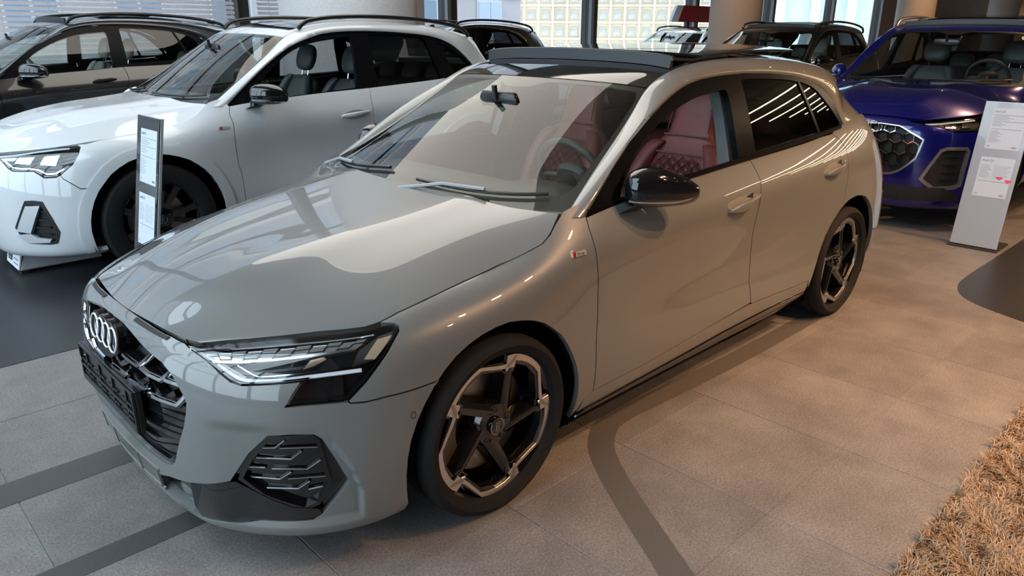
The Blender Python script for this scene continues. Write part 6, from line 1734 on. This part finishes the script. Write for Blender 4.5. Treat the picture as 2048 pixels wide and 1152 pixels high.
# ---------------------------------------------------------------- battery charger on the floor
def charger():
    e = empty('battery_charger', (-.53, 3.31, 0)); tag(e, 'light grey battery charger box on the floor under the white car nose', 'charger')
    gy = mat('charger_grey', (.42, .43, .44), .5)
    MB().hexa([(0, -.17, .025), (.50, -.17, .025), (.50, .17, .025), (0, .17, .025), (.03, -.15, .145), (.47, -.15, .145), (.47, .15, .145), (.03, .15, .145)]).build('case', gy, e, bev=.008)
    def fp(y, z, d): return (.0+.03*(z-.025)/.12-d, y, z)
    MB().prism([(-.165, .03), (.165, .03), (.165, .10), (.13, .142), (-.15, .142), (-.165, .12)], lambda y, z, d: fp(y, z, d), 0, .012).build('front_panel', mat('charger_white', (.78, .80, .84), .4), e, bev=.003)
    MB().prism([(.02, .06), (.125, .06), (.125, .13), (.02, .13)], lambda y, z, d: fp(y, z, d), .012, .0145).build('bezel', M_DARK, e)
    MB().prism([(.035, .092), (.11, .092), (.11, .124), (.035, .124)], lambda y, z, d: fp(y, z, d), .0145, .0155).build('display', mat('charger_screen', (.25, .35, .12), .3), e)
    for i in range(3): MB().prism([(.04+.025*i, .07), (.055+.025*i, .07), (.055+.025*i, .082), (.04+.025*i, .082)], lambda y, z, d: fp(y, z, d), .0145, .017).build('button', gy, e)
    for i in range(2): MB().prism([(-.14, .055+.03*i), (-.02, .055+.03*i), (-.02, .062+.03*i), (-.14, .062+.03*i)], lambda y, z, d: fp(y, z, d), .012, .0128).build('print_line', mat('charger_print', (.12, .16, .28), .5), e)
    for (x, y) in ((.02, -.14), (.46, -.14), (.02, .14), (.46, .14)): MB().box((x-.02, y-.025, 0), (x+.03, y+.025, .03)).build('foot', M_DARK, e, bev=.004)
charger()

# ---------------------------------------------------------------- plant, red board, stickers
def plant():
    e = empty('potted_plant', (3.1, 8.1, 0)); tag(e, 'green leafy potted plant at the window behind the black car', 'plant')
    MB().lathe([(0, 0), (.16, 0), (.20, .38), (.185, .38), (.18, .34), (0, .34)], 28, axis='z').build('pot', mat('pot_grey', (.3, .3, .3), .6), e, smooth=40)
    MB().tube([(0, 0, .3), (.02, .01, .9), (-.02, 0, 1.4)], [.03, .024, .014], 8).build('trunk', mat('bark', (.12, .08, .05), .8), e, smooth=40)
    rng = np.random.default_rng(5); mb = MB()
    lf = mat('leaf_green', (.16, .26, .055), .5)
    for k in range(24):
        a = rng.uniform(0, 6.28); el = rng.uniform(-.15, 1.2); L = rng.uniform(.15, .30); z0 = rng.uniform(1.15, 1.48)
        d = np.array((math.cos(a)*math.cos(el), math.sin(a)*math.cos(el), math.sin(el)))
        P = [np.array((0, 0, z0))+d*L*t+np.array((0, 0, -.22*t*t*L)) for t in np.linspace(0, 1, 6)]
        MB().tube([tuple(p) for p in P], .004, 5).build('twig', MATS['bark'], e)
        for i in range(14):
            t = .2+.8*i/13; c = np.array((0, 0, z0))+d*L*t+np.array((0, 0, -.22*t*t*L))
            b = rng.uniform(0, 6.28); s = rng.uniform(.07, .12); q = np.array((math.cos(b), math.sin(b), rng.uniform(-.6, .3))); q /= np.linalg.norm(q)
            sd = np.cross(q, (0, 0, 1)); sd /= np.linalg.norm(sd); n_ = np.cross(sd, q)
            mb.add([c, c+q*s*.45+sd*s*.17+n_*.006, c+q*s, c+q*s*.45-sd*s*.17+n_*.006, c+q*s*.5-n_*.008], [(0, 1, 4), (1, 2, 4), (2, 3, 4), (3, 0, 4)])
    o = mb.build('foliage', lf, e); o['kind'] = 'stuff'
plant()
def board():
    e = empty('sign_board', (14.1, 7.95, 0)); tag(e, 'red sign board with a white edge above the far white car', 'sign')
    z0, z1 = 1.735, 2.10
    MB().hexa([(-.15, -.05, z0), (2.2, -.05, z0), (2.2, .03, z0), (-.15, .03, z0), (.05, -.05, z1), (2.2, -.05, z1), (2.2, .03, z1), (.05, .03, z1)]).build('red_face', mat('sign_red', (.30, .008, .015), .4), e)
    MB().hexa([(-.42, -.045, z0), (-.15, -.045, z0), (-.15, .025, z0), (-.42, .025, z0), (-.20, -.045, z1), (.05, -.045, z1), (.05, .025, z1), (-.20, .025, z1)]).build('white_edge', mat('sign_white', (.75, .80, .85), .5), e)
    for x in (.3, 1.7): MB().box((x, -.02, 0), (x+.06, .02, z0)).build('post', M_DARK, e)
board()
def sticker(car, wp, u, v, label):
    Z = warped(wp); G = Surf(np.swapaxes(Z['G'], 0, 1), mir=True)
    s = ob('windscreen_sticker', panel_mesh(G, [(u+.22*math.cos(t), v+.17*math.sin(t)) for t in np.linspace(0, 2*math.pi, 24, endpoint=False)], step=.05, edge=.01, depth=.001, off=.002), mat('sticker_green', (.62, .66, .42), .5), car)
    for i in range(4):
        cu = u+(i-1.5)*.075
        ribbon(G, [(cu+.05*math.cos(t), v+.05*math.sin(t)) for t in np.linspace(0, 2*math.pi, 14)], .003, .0024, .0006).build('sticker_ring', INK, s)
sticker(BLUE, suv_warp(1.04, 1.04, 1.035, .075), 3.25, 3.45, '')
sticker(BLK2, suv_warp(1.0, 1.02, 1.03), 3.25, 3.45, '')
